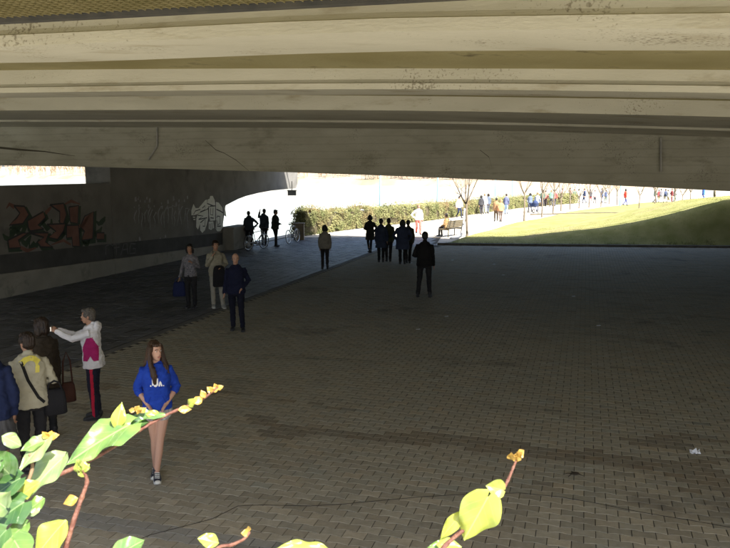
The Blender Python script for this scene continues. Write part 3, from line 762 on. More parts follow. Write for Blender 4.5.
# ------------------------------------------------------------------ bicycles
TYRE = mat('tyre_rubber', (.02,.02,.02), rough=.85); ALU = mat('bright_alloy', (.62,.63,.65), rough=.25, metal=.9)
def bicycle(loc, rz, lean, label, colr):
    t = empty('bicycle', loc); t.rotation_euler = (lean, 0, rz); tag(t, label, 'bicycle')
    fm = mat('frame_'+label[:6], colr, rough=.35)
    for x in (-.53,.53):
        mb = MB(); N = 28; pts = [(x+.335*math.cos(2*math.pi*k/N), 0, .345+.335*math.sin(2*math.pi*k/N)) for k in range(N+1)]
        wmb = MB(); wmb.tube(pts, .018, n=7, cap=False, ref=(0,1,0)); wh = wmb.build('wheel', TYRE, t, smooth=True)
        rb = MB(); rb.tube([(x+.312*math.cos(2*math.pi*k/N), 0, .345+.312*math.sin(2*math.pi*k/N)) for k in range(N+1)], .013, n=6, cap=False, ref=(0,1,0)); rb.build('rim', ALU, wh, smooth=True)
        sb = MB()
        for k in range(16):
            a = 2*math.pi*k/16; sb.tube([(x, .02*(-1)**k, .345), (x+.305*math.cos(a), 0, .345+.305*math.sin(a))], .003, n=3, cap=False)
        sb.tube([(x,-.05,.345),(x,.05,.345)], .02, n=6); sb.build('spokes', ALU, wh)
    f = MB(); bb = (-.06,0,.30); st_ = (-.22,0,.78); hd = (.36,0,.84); hd2 = (.40,0,.70)
    for a, b, r_ in ((bb,st_,.018),(st_,hd,.018),(bb,hd2,.022),(hd,hd2,.022),(bb,(-.53,.05,.345),.012),(bb,(-.53,-.05,.345),.012),(st_,(-.53,.05,.345),.01),(st_,(-.53,-.05,.345),.01)):
        f.tube([a,b], r_, n=7)
    f.build('frame', fm, t, smooth=True)
    f = MB(); f.tube([hd2,(.43,.05,.6),(.53,.05,.345)], .014, n=6); f.tube([hd2,(.43,-.05,.6),(.53,-.05,.345)], .014, n=6); f.build('fork', ALU, t, smooth=True)
    f = MB(); f.tube([hd,(.33,0,.98)], .014, n=6); f.tube([(.25,-.3,1.02),(.36,-.2,.99),(.36,.2,.99),(.25,.3,1.02)], .012, n=6); f.build('handlebar', STEEL, t, smooth=True)
    f = MB(); f.tube([st_,(-.25,0,.92)], .014, n=6); f.ell((-.26,0,.95),(.14,.075,.03)); f.build('saddle', TYRE, t, smooth=True)
    f = MB(); f.tube([(-.06,-.07,.3),(-.06,.07,.3)], .05, n=10); f.tube([(-.06,.07,.3),(.04,.09,.18)], .012, n=5); f.tube([(-.06,-.07,.3),(-.16,-.09,.42)], .012, n=5); f.box((.0,.07,.165),(.09,.16,.185)); f.box((-.21,-.16,.41),(-.12,-.07,.43)); f.build('crank', ALU, t)
    return t
b1 = P(-14.35, 30.9); b2 = P(-13.85, 34.2)
bicycle((b1.x,b1.y,0), R(58)*1, R(4), 'silver bicycle leaning by the low block at the pier end', (.35,.37,.4))
bicycle((b2.x,b2.y,0), R(72), R(-4), 'dark bicycle with white wheel rims parked by the brown pillar', (.12,.12,.13))

# ------------------------------------------------------------------ people
BAKE = []          # (object, voxel size, fold amplitude, smooth iterations)
PATCH = []
SKIN = lambda k: mat('skin_'+k, dict(fair=(.48,.28,.2), tan=(.36,.2,.13), pale=(.55,.35,.26))[k], None, rough=.55, spec=.4)
def cloth(name, c, c2=None):
    c2 = c2 or tuple(min(1, q*1.25) for q in c); return mat(name, c, c2, scale=7, rough=.92, bump=.35, bscale=22, spec=.15)
ARMS = {  # elbow, wrist relative to the shoulder (x outward)
 'down': ((.055,.03,-.28),(.05,-.05,-.53)), 'swingf': ((.05,-.10,-.27),(.02,-.26,-.47)), 'swingb': ((.06,.14,-.25),(.07,.16,-.50)),
 'pocket': ((.10,.08,-.26),(-.035,-.105,-.425)), 'camera': ((-.03,-.25,-.075),(-.115,-.49,.045)), 'phone': ((.07,-.06,-.27),(-.05,-.165,-.02)),
 'front': ((.11,.01,-.27),(-.06,-.20,-.30)), 'hips': ((.17,.08,-.25),(.05,-.05,-.42)), 'lap': ((.08,-.06,-.27),(-.02,-.30,-.36)), 'strap': ((.08,.0,-.27),(-.03,-.19,-.13)),
 'bag': ((.07,.02,-.28),(.10,-.01,-.54)), 'wave': ((.13,-.05,-.05),(.12,-.12,.22)), 'push': ((.05,-.1,-.26),(.0,-.36,-.33)) }
LEGS = { # knee, ankle (x outward, absolute)
 'stand': (((.095,-.015,.49),(.09,.02,.085)),((.095,-.015,.49),(.09,.02,.085))),
 'wide': (((.13,-.02,.49),(.17,.02,.085)),((.12,-.02,.49),(.15,.02,.085))),
 'walk': (((.085,-.17,.50),(.08,-.21,.095)),((.085,-.02,.48),(.08,.24,.15))),
 'walk2': (((.085,-.03,.48),(.08,.20,.14)),((.085,-.15,.50),(.08,-.17,.09))),
 'cross': (((.015,-.045,.49),(-.04,-.10,.085)),((.05,.015,.49),(.05,.05,.085))),
 'sit': (((.10,-.44,.50),(.09,-.46,.085)),((.10,-.44,.50),(.10,-.40,.085))),
 'contra': (((.11,-.07,.49),(.14,-.10,.085)),((.09,0,.49),(.085,.03,.085))) }
def person(label, loc, h, face, top, bottom, hair, arms=('down','down'), legs='stand', skin='fair', sw=.158, headyaw=0, vox=.014, build=1.0, lean=0, shoes=(.03,.03,.035), face_det=False, group=None, topkind='jacket', z=0.0, gap=None, sleeve=1.0, hood=False, headpitch=0):
    rv = random.Random(sum(map(ord, label))+int(abs(loc[0])*100)); sit = legs == 'sit'; k = h/1.75
    if headyaw == 0: headyaw = rv.uniform(-28,28) if not face_det else rv.uniform(-10,10)
    if headpitch == 0: headpitch = rv.uniform(-4,9)
    if not sit and lean == 0: lean = rv.uniform(-1.5,4)
    t = empty('person', (loc[0], loc[1], z), R(face), k)
    tag(t, label, 'person', group)
    HZ = .50 if sit else .93                            # hip height
    dzp = HZ - .93
    hp = Vector((0,.0,HZ)); Ml = Matrix.Rotation(R(lean),3,'X')
    def T(p):                                            # torso space -> posed
        q = Vector(p) + Vector((0,0,dzp)); return hp + Ml @ (q - hp)
    vb = vox
    def rings(mb, levels, off, hem=None, n=18):
        pts = [T((0,cy,zz_)) for zz_, rx, ry, cy in levels]; rad = [(rx*build+off, ry*build+off) for zz_, rx, ry, cy in levels]
        vs = []; fs = []
        for p, (rx, ry) in zip(pts, rad):
            for j in range(n):
                an = 2*math.pi*j/n; ca, sa = math.cos(an), math.sin(an)
                ex = .82                                  # slightly boxy section
                vs.append(p + Ml @ Vector((rx*math.copysign(abs(ca)**ex,ca), ry*math.copysign(abs(sa)**ex,sa), 0)))
        for i in range(len(pts)-1):
            for j in range(n): fs.append((i*n+j, i*n+(j+1)%n, (i+1)*n+(j+1)%n, (i+1)*n+j))
        fs.append(tuple(range(n-1,-1,-1))); fs.append(tuple((len(pts)-1)*n+j for j in range(n))); mb.add(vs, fs)
    torso = [(.82,.13,.095,.01),(.90,.165,.115,.012),(.98,.165,.115,.008),(1.08,.142,.10,0),(1.20,.15,.105,-.008),(1.32,.16,.112,-.008),(1.39,.145,.098,.0),(1.44,.10,.075,.005),(1.49,.058,.056,.01)]
    sh = {s: T((s*sw*build**.5, .005, 1.392)) for s in (1,-1)}
    arm = {}
    for s, a in ((1,arms[0]),(-1,arms[1])):
        e, wv = ARMS[a]
        if a in ('down','swingf','swingb','hips','bag'):
            e = (e[0]*rv.uniform(.6,1.5), e[1]+rv.uniform(-.05,.05), e[2]); wv = (wv[0]*rv.uniform(.5,1.6), wv[1]+rv.uniform(-.1,.05), wv[2])
        arm[s] = (sh[s], sh[s] + Ml @ Vector((s*e[0],e[1],e[2])), sh[s] + Ml @ Vector((s*wv[0],wv[1],wv[2])))
    leg = {}
    for i, s in enumerate((1,-1)):
        kn, an = LEGS[legs][i]
        leg[s] = (Vector((s*.088*build, 0, HZ-.02)), Vector((s*kn[0],kn[1],kn[2])), Vector((s*an[0],an[1],an[2])))
    # --- body, one continuous skin surface
    b = MB(); rings(b, torso, -.004)
    HC = T((0,-.015,1.63)); MH = Matrix.Rotation(R(headyaw),3,'Z') @ Matrix.Rotation(R(headpitch),3,'X')
    hd = lambda p: HC + MH @ Vector(p)
    b.tube([T((0,.012,1.44)), T((0,.005,1.50)), hd((0,.018,-.05))], [.062,.055,.054], n=12)
    b.ell(hd((0,.005,.025)), (.074,.094,.098), MH); b.ell(hd((0,-.022,-.035)), (.058,.066,.082), MH)
    b.ell(hd((0,-.05,-.085)), (.032,.034,.028), MH)
    b.tube([hd((0,-.088,.018)), hd((0,-.103,-.018)), hd((0,-.098,-.03))], [.008,.013,.009], n=8)
    b.ell(hd((0,-.086,.032)), (.045,.012,.009), MH); b.ell(hd((0,-.086,-.062)), (.022,.012,.010), MH)
    for s in (1,-1): b.ell(hd((s*.075,.012,-.008)), (.012,.022,.033), MH, 8, 6)
    for s in (1,-1):
        S_, E_, W_ = arm[s]
        b.tube([S_-Vector((s*.02,0,.01)), S_.lerp(E_,.5), E_, E_.lerp(W_,.4), W_], [.034,.034,.030,.031,.026] if sleeve >= 1 else [.034,.036,.034,.037,.026], n=10)
        d = (W_-E_).normalized(); ref = Vector((s,0,0)) if abs(d.x) < .7 else Vector((0,-1,0))
        nrm = d.cross(Vector((0,-1,0))); nrm = nrm.normalized() if nrm.length > .2 else Vector((s,0,0))
        acr = d.cross(nrm).normalized(); pc = W_ + d*.045
        b.tube([W_, W_+d*.03, W_+d*.075], [.026,(.036,.02),(.038,.019)], n=10, ref=nrm)
        fr_ = max(.0085, vox*.62)
        curl = nrm * (-s if arms[0 if s==1 else 1] not in ('camera','phone','front') else -s)
        for q in range(4):
            o_ = acr*(q-1.5)*.02; l_ = (.066,.078,.073,.056)[q]; p0 = W_ + d*.078 + o_
            b.tube([p0, p0+d*l_*.5+curl*.008, p0+d*l_*.85+curl*.026], [fr_,fr_*.95,fr_*.85], n=6)
        p0 = W_ + d*.03 + acr*.03; b.tube([p0, p0+acr*.022+d*.025, p0+acr*.024+d*.058+curl*.012], [fr_*1.25,fr_*1.15,fr_], n=6)
    for s in (1,-1):
        Hp, Kn, An = leg[s]; f_ = .92 + .08*build
        b.tube([Hp, Hp.lerp(Kn,.5), Kn, Kn.lerp(An,.35), An], [.082*f_,.07*f_,.052,.053*f_,.036], n=12)
        b.tube([An+Vector((0,.03,-.03)), An+Vector((s*.01,-.05,-.045)), An+Vector((s*.015,-.14,-.055))], [(.034,.036),(.042,.03),(.036,.02)], n=10, ref=(0,0,1))
    body = b.build('body', SKIN(skin), t, smooth=True); BAKE.append((body, vb*.8 if face_det else vb, 0, 2))
    # --- face
    if face_det:
        eyem = mat('eye_white', (.7,.68,.65), rough=.3); iris = mat('iris', (.05,.03,.02), rough=.2); lip = mat('lips', (.4,.13,.11), rough=.5); brow = hair[1]
        for s in (1,-1):
            e = MB(); e.ell(hd((s*.031,-.0835,.012)), (.0125,.006,.0065), MH, 10, 6); eo = e.build('eye', eyem, t, smooth=True)
            e = MB(); e.ell(hd((s*.031,-.0885,.012)), (.0062,.0025,.0062), MH, 8, 6); e.build('iris', iris, eo, smooth=True)
            e = MB(); e.tube([hd((s*.016,-.098,.032)), hd((s*.033,-.096,.037)), hd((s*.05,-.083,.033))], .0042, n=5); e.build('eyebrow', brow, t, smooth=True)
        e = MB(); e.tube([hd((-.021,-.094,-.061)), hd((0,-.1015,-.058)), hd((.021,-.094,-.061))], .0058, n=6); e.build('mouth', lip, t, smooth=True)
    # --- hair
    hk, hm = hair
    hb = MB()
    if hk == 'balding':
        for s in (1,-1): hb.ell(hd((s*.06,.03,.01)), (.024,.07,.05), MH)
        hb.ell(hd((0,.08,.0)), (.06,.03,.055), MH)
    elif hk != 'none':
        hb.ell(hd((0,.026,.045)), (.083,.092,.094), MH); hb.ell(hd((0,.045,-.005)), (.078,.07,.08), MH)
        for s in (1,-1): hb.ell(hd((s*.068,-.005,.035)), (.018,.05,.055), MH)
        hb.ell(hd((0,-.05,.088)), (.058,.045,.03), MH)
    if hk == 'bob':
        for s in (1,-1): hb.tube([hd((s*.07,.0,.04)), hd((s*.085,.01,-.04)), hd((s*.078,.02,-.10))], [(.03,.05),(.03,.055),(.026,.045)], n=8)
        hb.ell(hd((0,.06,-.05)), (.085,.055,.08), MH)
    if hk == 'long':
        for s in (1,-1):
            hb.tube([hd((s*.068,-.015,.06)), hd((s*.086,-.01,-.03)), hd((s*.092,-.03,-.12)), hd((s*.094,-.075,-.20)), hd((s*.085,-.098,-.29)), hd((s*.078,-.10,-.38))], [(.026,.05),(.027,.052),(.03,.05),(.034,.04),(.036,.03),(.02,.015)], n=10, ref=(0,1,0))
        hb.tube([hd((0,.05,.03)), hd((0,.075,-.08)), hd((0,.10,-.2)), hd((0,.115,-.36))], [(.08,.05),(.088,.05),(.10,.045),(.085,.03)], n=12, ref=(0,1,0))
    if hk == 'bun':
        hb.ell(hd((0,.11,.07)), (.045,.045,.045), MH)
    if hb.v:
        ho = hb.build('hair', hm, t, smooth=True); BAKE.append((ho, vox*.7, .006, 2))
    # --- top
    tk = topkind; tb = MB()
    off = dict(jacket=.026, coat=.03, shirt=.016, hoodie=.026)[tk]
    hem = dict(jacket=.84, coat=.62, shirt=.88, hoodie=.895)[tk]
    if tk == 'coat' and not sit:
        lv = [(hem,.185,.15,.0),(.75,.175,.14,.005)] + torso[1:]
    else:
        lv = [(hem,.165,.12,.012)] + [q for q in torso if q[0] > hem+.03]
    lv = lv[:-1] + [(1.485,.07,.062,.01)]
    rings(tb, lv, off)
    for s in (1,-1):
        S_, E_, W_ = arm[s]
        ins = S_ - Vector((s*.045,0,.015)); o2 = off*.5
        if sleeve >= 1: pts = [ins, S_, S_.lerp(E_,.5), E_, E_.lerp(W_,.5), E_.lerp(W_,.93)]; rad = [.044+o2,.050+o2,.046+o2,.041+o2,.038+o2,.032+o2]
        else: pts = [ins, S_, S_.lerp(E_,.5), E_, E_.lerp(W_,.18)]; rad = [.044+o2,.050+o2,.047+o2,.045+o2,.043+o2]
        tb.tube(pts, rad, n=12)
    if tk in ('jacket','coat','hoodie'): tb.tube([T((0,.012,1.455)), T((0,.02,1.492))], [.072,.064], n=14)
    if hood or tk == 'hoodie':
        tb.ell(T((0,.105,1.46)), (.115,.06,.085)); tb.tube([T((.085,.03,1.49)), T((.06,-.05,1.455)), T((0,-.085,1.41)), T((-.06,-.05,1.455)), T((-.085,.03,1.49))], .026, n=8)
    to = tb.build(dict(jacket='jacket',coat='coat',shirt='shirt',hoodie='hoodie')[tk], top, t, smooth=True); BAKE.append((to, vox, .022, 2))
    # --- bottom
    bk, bm = bottom; bb_ = MB(); HV = lambda q: Vector(q)
    if bk in ('trousers','slim'):
        lvp = [(.80,.10,.09,.01),(.88,.165,.115,.012),(.97,.16,.112,.008),(1.04,.14,.1,0)]; rings(bb_, lvp, .012)
        tt_ = (.094,.082,.066,.062,.055) if bk == 'trousers' else (.09,.076,.057,.056,.042)
        for s in (1,-1):
            Hp, Kn, An = leg[s]; e_ = An + (Kn-An)*.03
            bb_.tube([Hp, Hp.lerp(Kn,.5), Kn, Kn.lerp(An,.4), e_], [q*(.9+.1*build) for q in tt_], n=12)
    elif bk == 'shorts':
        rings(bb_, [(.80,.12,.095,.01),(.88,.165,.118,.012),(.97,.16,.112,.008)], .012)
        for s in (1,-1):
            Hp, Kn, An = leg[s]; bb_.tube([Hp, Hp.lerp(Kn,.22)], [.10,.097], n=14)
    elif bk == 'skirt':
        rings(bb_, [(.50,.21,.19,-.01),(.68,.195,.165,0),(.88,.17,.12,.012),(1.0,.155,.11,.005)], .01)
    bo = bb_.build(bk if bk != 'slim' else 'trousers', bm, t, smooth=True); BAKE.append((bo, vox, .017, 2))
    # --- shoes
    sm = mat('shoe_%d' % int(sum(shoes)*1000), shoes, rough=.5); solem = mat('sole_white', (.6,.6,.56), rough=.7)
    for s in (1,-1):
        Hp, Kn, An = leg[s]; q = An; m_ = MB()
        m_.tube([q+Vector((0,.035,-.025)), q+Vector((s*.008,-.03,-.03)), q+Vector((s*.014,-.10,-.045)), q+Vector((s*.016,-.165,-.053))], [(.04,.044),(.045,.045),(.049,.034),(.042,.023)], n=12, ref=(0,0,1))
        m_.tube([q+Vector((0,.01,-.01)), q+Vector((0,.012,.045))], [.043,.042], n=12)
        so = m_.build('shoe', sm, t, smooth=True)
        if face_det or vox < .02:
            m_ = MB(); m_.tube([q+Vector((0,.045,-.07)), q+Vector((s*.008,-.03,-.07)), q+Vector((s*.014,-.10,-.07)), q+Vector((s*.016,-.175,-.07))], [(.042,.014),(.047,.014),(.052,.014),(.046,.014)], n=10, ref=(0,0,1))
            m_.build('sole', solem if sum(shoes) > .2 or legs == 'cross' else mat('sole_dark', (.05,.05,.05), rough=.8), so, smooth=True)
            if legs == 'cross':
                m_ = MB(); m_.ell(q+Vector((s*.016,-.185,-.05)), (.04,.034,.025)); m_.build('toe_cap', solem, so, smooth=True)
                m_ = MB()
                for kk in range(4): m_.tube([q+Vector((-.025+s*.01,-.04-kk*.026,.018-kk*.011)), q+Vector((.025+s*.012,-.055-kk*.026,.018-kk*.011))], .006, n=5)
                m_.build('laces', solem, so, smooth=True)
    t['_sh'] = 0
    del t['_sh']
    return dict(root=t, top=to, bottom=bo, body=body, hd=hd, T=T, arm=arm, k=k)
HDK = mat('dark_brown_hair', (.014,.009,.007), (.03,.018,.012), scale=30, rough=.45, bump=.5, bscale=80, stretch=(1,1,.12))
HBL = mat('black_hair', (.012,.011,.011), (.025,.022,.02), scale=30, rough=.45, bump=.5, bscale=80, stretch=(1,1,.12))
HGR = mat('grey_hair', (.055,.048,.042), (.13,.115,.10), scale=40, rough=.6, bump=.5, bscale=80)
HBR = mat('chestnut_hair', (.028,.015,.009), (.06,.032,.018), scale=30, rough=.42, bump=.5, bscale=90, stretch=(1,1,.1))
HLB = mat('light_brown_hair', (.2,.13,.07), (.28,.19,.11), scale=30, rough=.5, bump=.4, bscale=80)
def patch(pd, part, pred, off, m, name):
    PATCH.append((pd, pd[part], pred, off, m, name))

# girl in the blue hoodie
blue = cloth('blue_hoodie', (.012,.04,.29), (.018,.058,.37))
girl = person('girl in bright blue hoodie and shorts, hands in pockets, legs crossed', (-2.38,8.2), 1.60, 14, blue, ('shorts', mat('patterned_shorts', (.55,.53,.5), (.12,.12,.14), scale=26, rough=.9)), ('long', HBR), ('pocket','pocket'), 'cross', 'fair', sw=.145, headyaw=32, vox=.0085, build=.93, face_det=True, topkind='hoodie', sleeve=.5, shoes=(.03,.032,.045))
# woman photographing, white jacket
wj = cloth('white_jacket', (.62,.61,.64), (.74,.73,.76))
cw = person('grey-haired woman in white and magenta jacket raising a camera', (-3.86,10.24), 1.60, -80, wj, ('trousers', cloth('navy_track', (.02,.02,.035))), ('short', HGR), ('camera','camera'), 'stand', 'tan', sw=.155, vox=.0095, build=1.08, face_det=True, hood=True, lean=2)
mag = cloth('magenta_panel', (.33,.02,.12)); redst = cloth('red_stripe', (.42,.02,.05))
patch(cw, 'top', lambda p, n: p.x > .04 and n.x > .25 and .96 < p.z < 1.33 and abs(p.y) < .11 and p.z > .94+max(0,.09-abs(p.y-.0))*1.6 - .05 and p.z < 1.33 and abs(p.y) < .035+(1.34-p.z)*.45, .006, mag, 'side_panel')
patch(cw, 'bottom', lambda p, n: p.z < .86 and abs(p.y+.004) < .022 and n.x*math.copysign(1,p.x) > .15 and abs(p.x) > .10, .005, redst, 'side_stripe')
# group at the left edge
cream = cloth('cream_jacket', (.35,.33,.245), (.42,.395,.3))
pc = person('person in cream jacket with yellow scarf and dark shoulder strap, seen from behind', (-3.90,8.35), 1.66, 215, cream, ('trousers', cloth('black_trousers', (.02,.02,.022))), ('short', HDK), ('down','front'), 'stand', 'tan', sw=.158, vox=.011, build=1.12, face_det=False)
pdk = person('person in dark brown coat behind the cream jacket', (-4.22,9.45), 1.62, 235, cloth('brown_coat', (.032,.025,.018)), ('trousers', cloth('black_trousers', (.02,.02,.022))), ('bob', HDK), ('down','down'), 'stand', 'tan', vox=.013, build=1.08, topkind='coat')
navy = cloth('navy_sweater', (.012,.018,.05))
pn = person('person in navy sweater and dark grey skirt at the ivy side', (-4.10,7.85), 1.72, 190, navy, ('skirt', mat('grey_skirt', (.04,.04,.042), (.08,.08,.085), scale=9, rough=.95, stretch=(3,3,.4))), ('short', HBL), ('down','down'), 'stand', 'tan', vox=.013, build=1.15)
# middle group
person('balding man in dark navy jacket and trousers walking towards the ivy', (-2.86,16.22), 1.72, 5, cloth('navy_jacket', (.010,.012,.03)), ('trousers', cloth('navy_trousers', (.010,.011,.02))), ('balding', HGR), ('pocket','down'), 'contra', 'fair', sw=.166, vox=.012, build=1.08, face_det=True)
plaid = mat('plaid_shirt', (.10,.10,.12), (.24,.23,.25), scale=22, rough=.9)
pg = person('dark-haired person in grey checked shirt carrying a dark blue bag', (-4.50,18.92), 1.66, -8, plaid, ('trousers', cloth('black_trousers', (.02,.02,.022))), ('bob', HBL), ('strap','bag'), 'stand', 'tan', vox=.013, topkind='shirt', build=.98, face_det=True)
ph = person('person in pale jacket and light trousers holding a phone to the ear', (-3.86,19.0), 1.75, 20, cloth('beige_jacket', (.25,.235,.185)), ('trousers', cloth('beige_trousers', (.27,.255,.22))), ('short', HDK), ('front','phone'), 'contra', 'tan', sw=.164, vox=.012, build=1.0, face_det=True, shoes=(.3,.3,.28))
# far plaza group
person('person in grey top and dark trousers walking on the dark riverside walk', (-1.44,26.44), 1.62, 186, cloth('grey_top', (.2,.19,.17)), ('trousers', cloth('charcoal_trousers', (.03,.028,.03))), ('bob', HBL), ('down','down'), 'walk', 'tan', vox=.016, build=1.0)
person('woman in flared dark knee-length coat walking towards the sunlight', (.22,32.0), 1.66, 195, cloth('black_coat', (.04,.042,.036)), ('slim', cloth('dark_leggings', (.02,.022,.035))), ('bob', HBL), ('front','hips'), 'walk2', 'tan', vox=.018, topkind='coat')
person('tall person in dark navy coat, left one of the close pair walking away', (.62,28.5), 1.72, 178, cloth('dark_navy_coat', (.03,.04,.075)), ('trousers', cloth('black_trousers', (.02,.02,.022))), ('short', HBL), ('down','swingb'), 'walk', 'tan', vox=.018, topkind='coat', build=1.05)
person('person in dark olive jacket walking close beside the navy coat', (.92,28.75), 1.72, 182, cloth('olive_jacket', (.06,.065,.04)), ('trousers', cloth('charcoal_trousers', (.03,.028,.03))), ('short', HDK), ('down','down'), 'walk2', 'tan', vox=.018)
person('broad person in bulky dark blue jacket carrying a small bag', (1.42,27.9), 1.72, 178, cloth('blue_black_jacket', (.035,.045,.085)), ('trousers', cloth('black_trousers', (.02,.02,.022))), ('bob', HBL), ('hips','hips'), 'walk', 'tan', vox=.018, build=1.3, topkind='coat', hood=True)
person('dark-coated person half hidden next to the bulky blue jacket', (1.66,28.25), 1.68, 184, cloth('black_coat', (.04,.042,.036)), ('trousers', cloth('black_trousers', (.02,.02,.022))), ('short', HBL), ('down','down'), 'walk2', 'tan', vox=.018, build=1.12)
person('man in black jacket and trousers standing with feet apart, back turned', (1.67,20.6), 1.84, 172, cloth('black_jacket', (.012,.012,.013)), ('trousers', cloth('black_trousers', (.02,.02,.022))), ('short', HBL), ('front','down'), 'wide', 'tan', sw=.168, vox=.013, build=1.15, hood=False)
# cyclists chatting at the parapet
cyc = [(P(-14.95,31.5), 1.70, 200, (.03,.04,.055), 'cyclist in dark blue jacket leaning at the low block'), (P(-14.62,32.4), 1.76, 160, (.035,.045,.06), 'cyclist in blue-grey jacket with raised arm by the bicycles'), (P(-13.95,32.2), 1.74, 120, (.03,.035,.03), 'cyclist in dark trousers standing between the two bicycles')]
for i, (p, h, f, c, lb) in enumerate(cyc):
    person(lb, (p.x,p.y), h, f, cloth('cyclist_top_%d' % i, c), ('trousers', cloth('black_trousers', (.02,.02,.022))), ('short', HBL), (('down','hips'),('wave','down'),('down','front'))[i], 'contra', 'tan', vox=.02, build=1.2, hood=(i < 2), lean=(10,4,2)[i])
# out in the sun
person('woman in white top and coral red trousers walking on the sunny path', (3.0,41.6), 1.70, 5, cloth('white_top', (.75,.74,.72)), ('trousers', cloth('coral_trousers', (.55,.12,.1))), ('short', HLB), ('down','hips'), 'walk', 'fair', vox=.02, build=1.08)
sp = bloc - bd*.45
person('person in tan coat sitting on the wooden bench', (sp.x, sp.y), 1.68, math.degrees(math.atan2(-bd.y,-bd.x)), cloth('tan_coat', (.3,.19,.09)), ('trousers', cloth('dark_grey_trousers', (.05,.05,.055))), ('short', HGR), ('lap','lap'), 'sit', 'fair', vox=.02, z=-.0, lean=4, build=1.08)
FP = [((459,218),1.70,30,(.7,.72,.75),(.02,.025,.05),'walk','person in white top and navy trousers beside the hedge'),
      ((481,214.5),1.6,180,(.04,.04,.045),(.04,.04,.05),'walk2','short person in black walking along the hedge'),
      ((484.5,214.2),1.74,175,(.35,.4,.5),(.5,.52,.56),'walk','person in pale blue jacket and pale trousers along the hedge'),
      ((488,213.8),1.72,185,(.08,.1,.14),(.1,.11,.14),'walk2','person in slate jacket right beside the pale blue one'),
      ((496,221.5),1.70,175,(.30,.17,.09),(.1,.07,.05),'walk','person in brown coat walking with the rust-coated one'),
      ((500.5,222),1.62,180,(.42,.21,.11),(.13,.1,.09),'walk2','person in rust orange coat in the middle of the path'),
      ((506,214.5),1.74,170,(.09,.1,.17),(.25,.38,.55),'walk','person in dark jacket and light blue jeans on the path'),
      ((530,212.3),1.70,190,(.1,.13,.2),(.09,.1,.15),'walk','person in steel blue jacket pushing the pram'),
      ((537,212),1.74,175,(.3,.34,.42),(.12,.13,.18),'walk2','person in grey-blue jacket walking beside the pram'),
      ((542.5,206.5),1.74,185,(.07,.1,.08),(.04,.04,.05),'walk','person in dark green jacket beyond the pram'),
      ((545.5,206.3),1.68,180,(.4,.15,.13),(.06,.05,.06),'walk2','person in dull red jacket next to the dark green one'),
      ((551,206.6),1.72,180,(.12,.2,.16),(.07,.07,.08),'walk','person in teal green jacket beside the bright red one'),
      ((554.5,206.4),1.74,180,(.5,.08,.08),(.07,.07,.1),'walk2','person in bright red jacket walking past the tree row'),
      ((625,205.8),1.76,90,(.62,.07,.05),(.06,.07,.2),'walk','person in vivid red top and blue trousers beyond the lawn'),
      ((703,203.2),1.80,100,(.06,.14,.5),(.05,.12,.45),'walk','person dressed all in strong blue beyond the grass bank'),
      ((714,203),1.64,80,(.09,.08,.05),(.07,.07,.05),'stand','person in dark olive standing next to the one all in blue')]
for i, (pp_, h, f, c, c2, lg, lb) in enumerate(FP):
    g = G(*pp_); x, y = g.x, g.y
    inl = (y < 88 and x > lawn_left(y)); zz_ = lawn_z(x, y) if inl else -.02
    person(lb, (x, y), h, f, cloth('far_top_%d' % i, c), ('trousers', cloth('far_bottom_%d' % i, c2)), (('short','bob')[i%2], (HDK,HBL,HLB)[i%3]), (('swingf','swingb'),('down','down'),('push','push'))[2 if i == 7 else i % 2], lg, 'fair', vox=.035, z=zz_)
rf = random.Random(31)
CN = ['black','pale grey','dark red','navy','tan','charcoal','dusty pink','dark green']
cols = [(.05,.05,.06),(.4,.4,.42),(.22,.05,.055),(.05,.065,.12),(.3,.25,.18),(.12,.12,.14),(.5,.3,.3),(.08,.12,.1)]
for i in range(16):
    if i < 9: px = 563 + i*5.4 + rf.uniform(-1.2,1.2); py = 203.4 + rf.uniform(-1.0,.6) - i*.05
    else: px = 655 + (i-9)*3.2 + rf.uniform(-.7,.7); py = 202.8 + rf.uniform(-.6,.6)
    g = G(px, py); c = cols[rf.randrange(8)]; c2 = cols[rf.randrange(8)]
    person('distant stroller in %s top and %s trousers %s' % (CN[cols.index(c)], CN[cols.index(c2)], 'beyond the bare tree row' if i < 9 else 'beyond the grass bank'), (g.x,g.y), rf.uniform(1.5,1.74), rf.choice([90,180,200,-90,0]), cloth('crowd_top_%d' % cols.index(c), c), ('trousers', cloth('crowd_bottom_%d' % cols.index(c2), c2)), ('short', (HDK,HBL)[i%2]), ('down','swingf'), ('walk','walk2','stand')[i%3], 'fair', vox=.05, z=-.02, group='distant strollers')

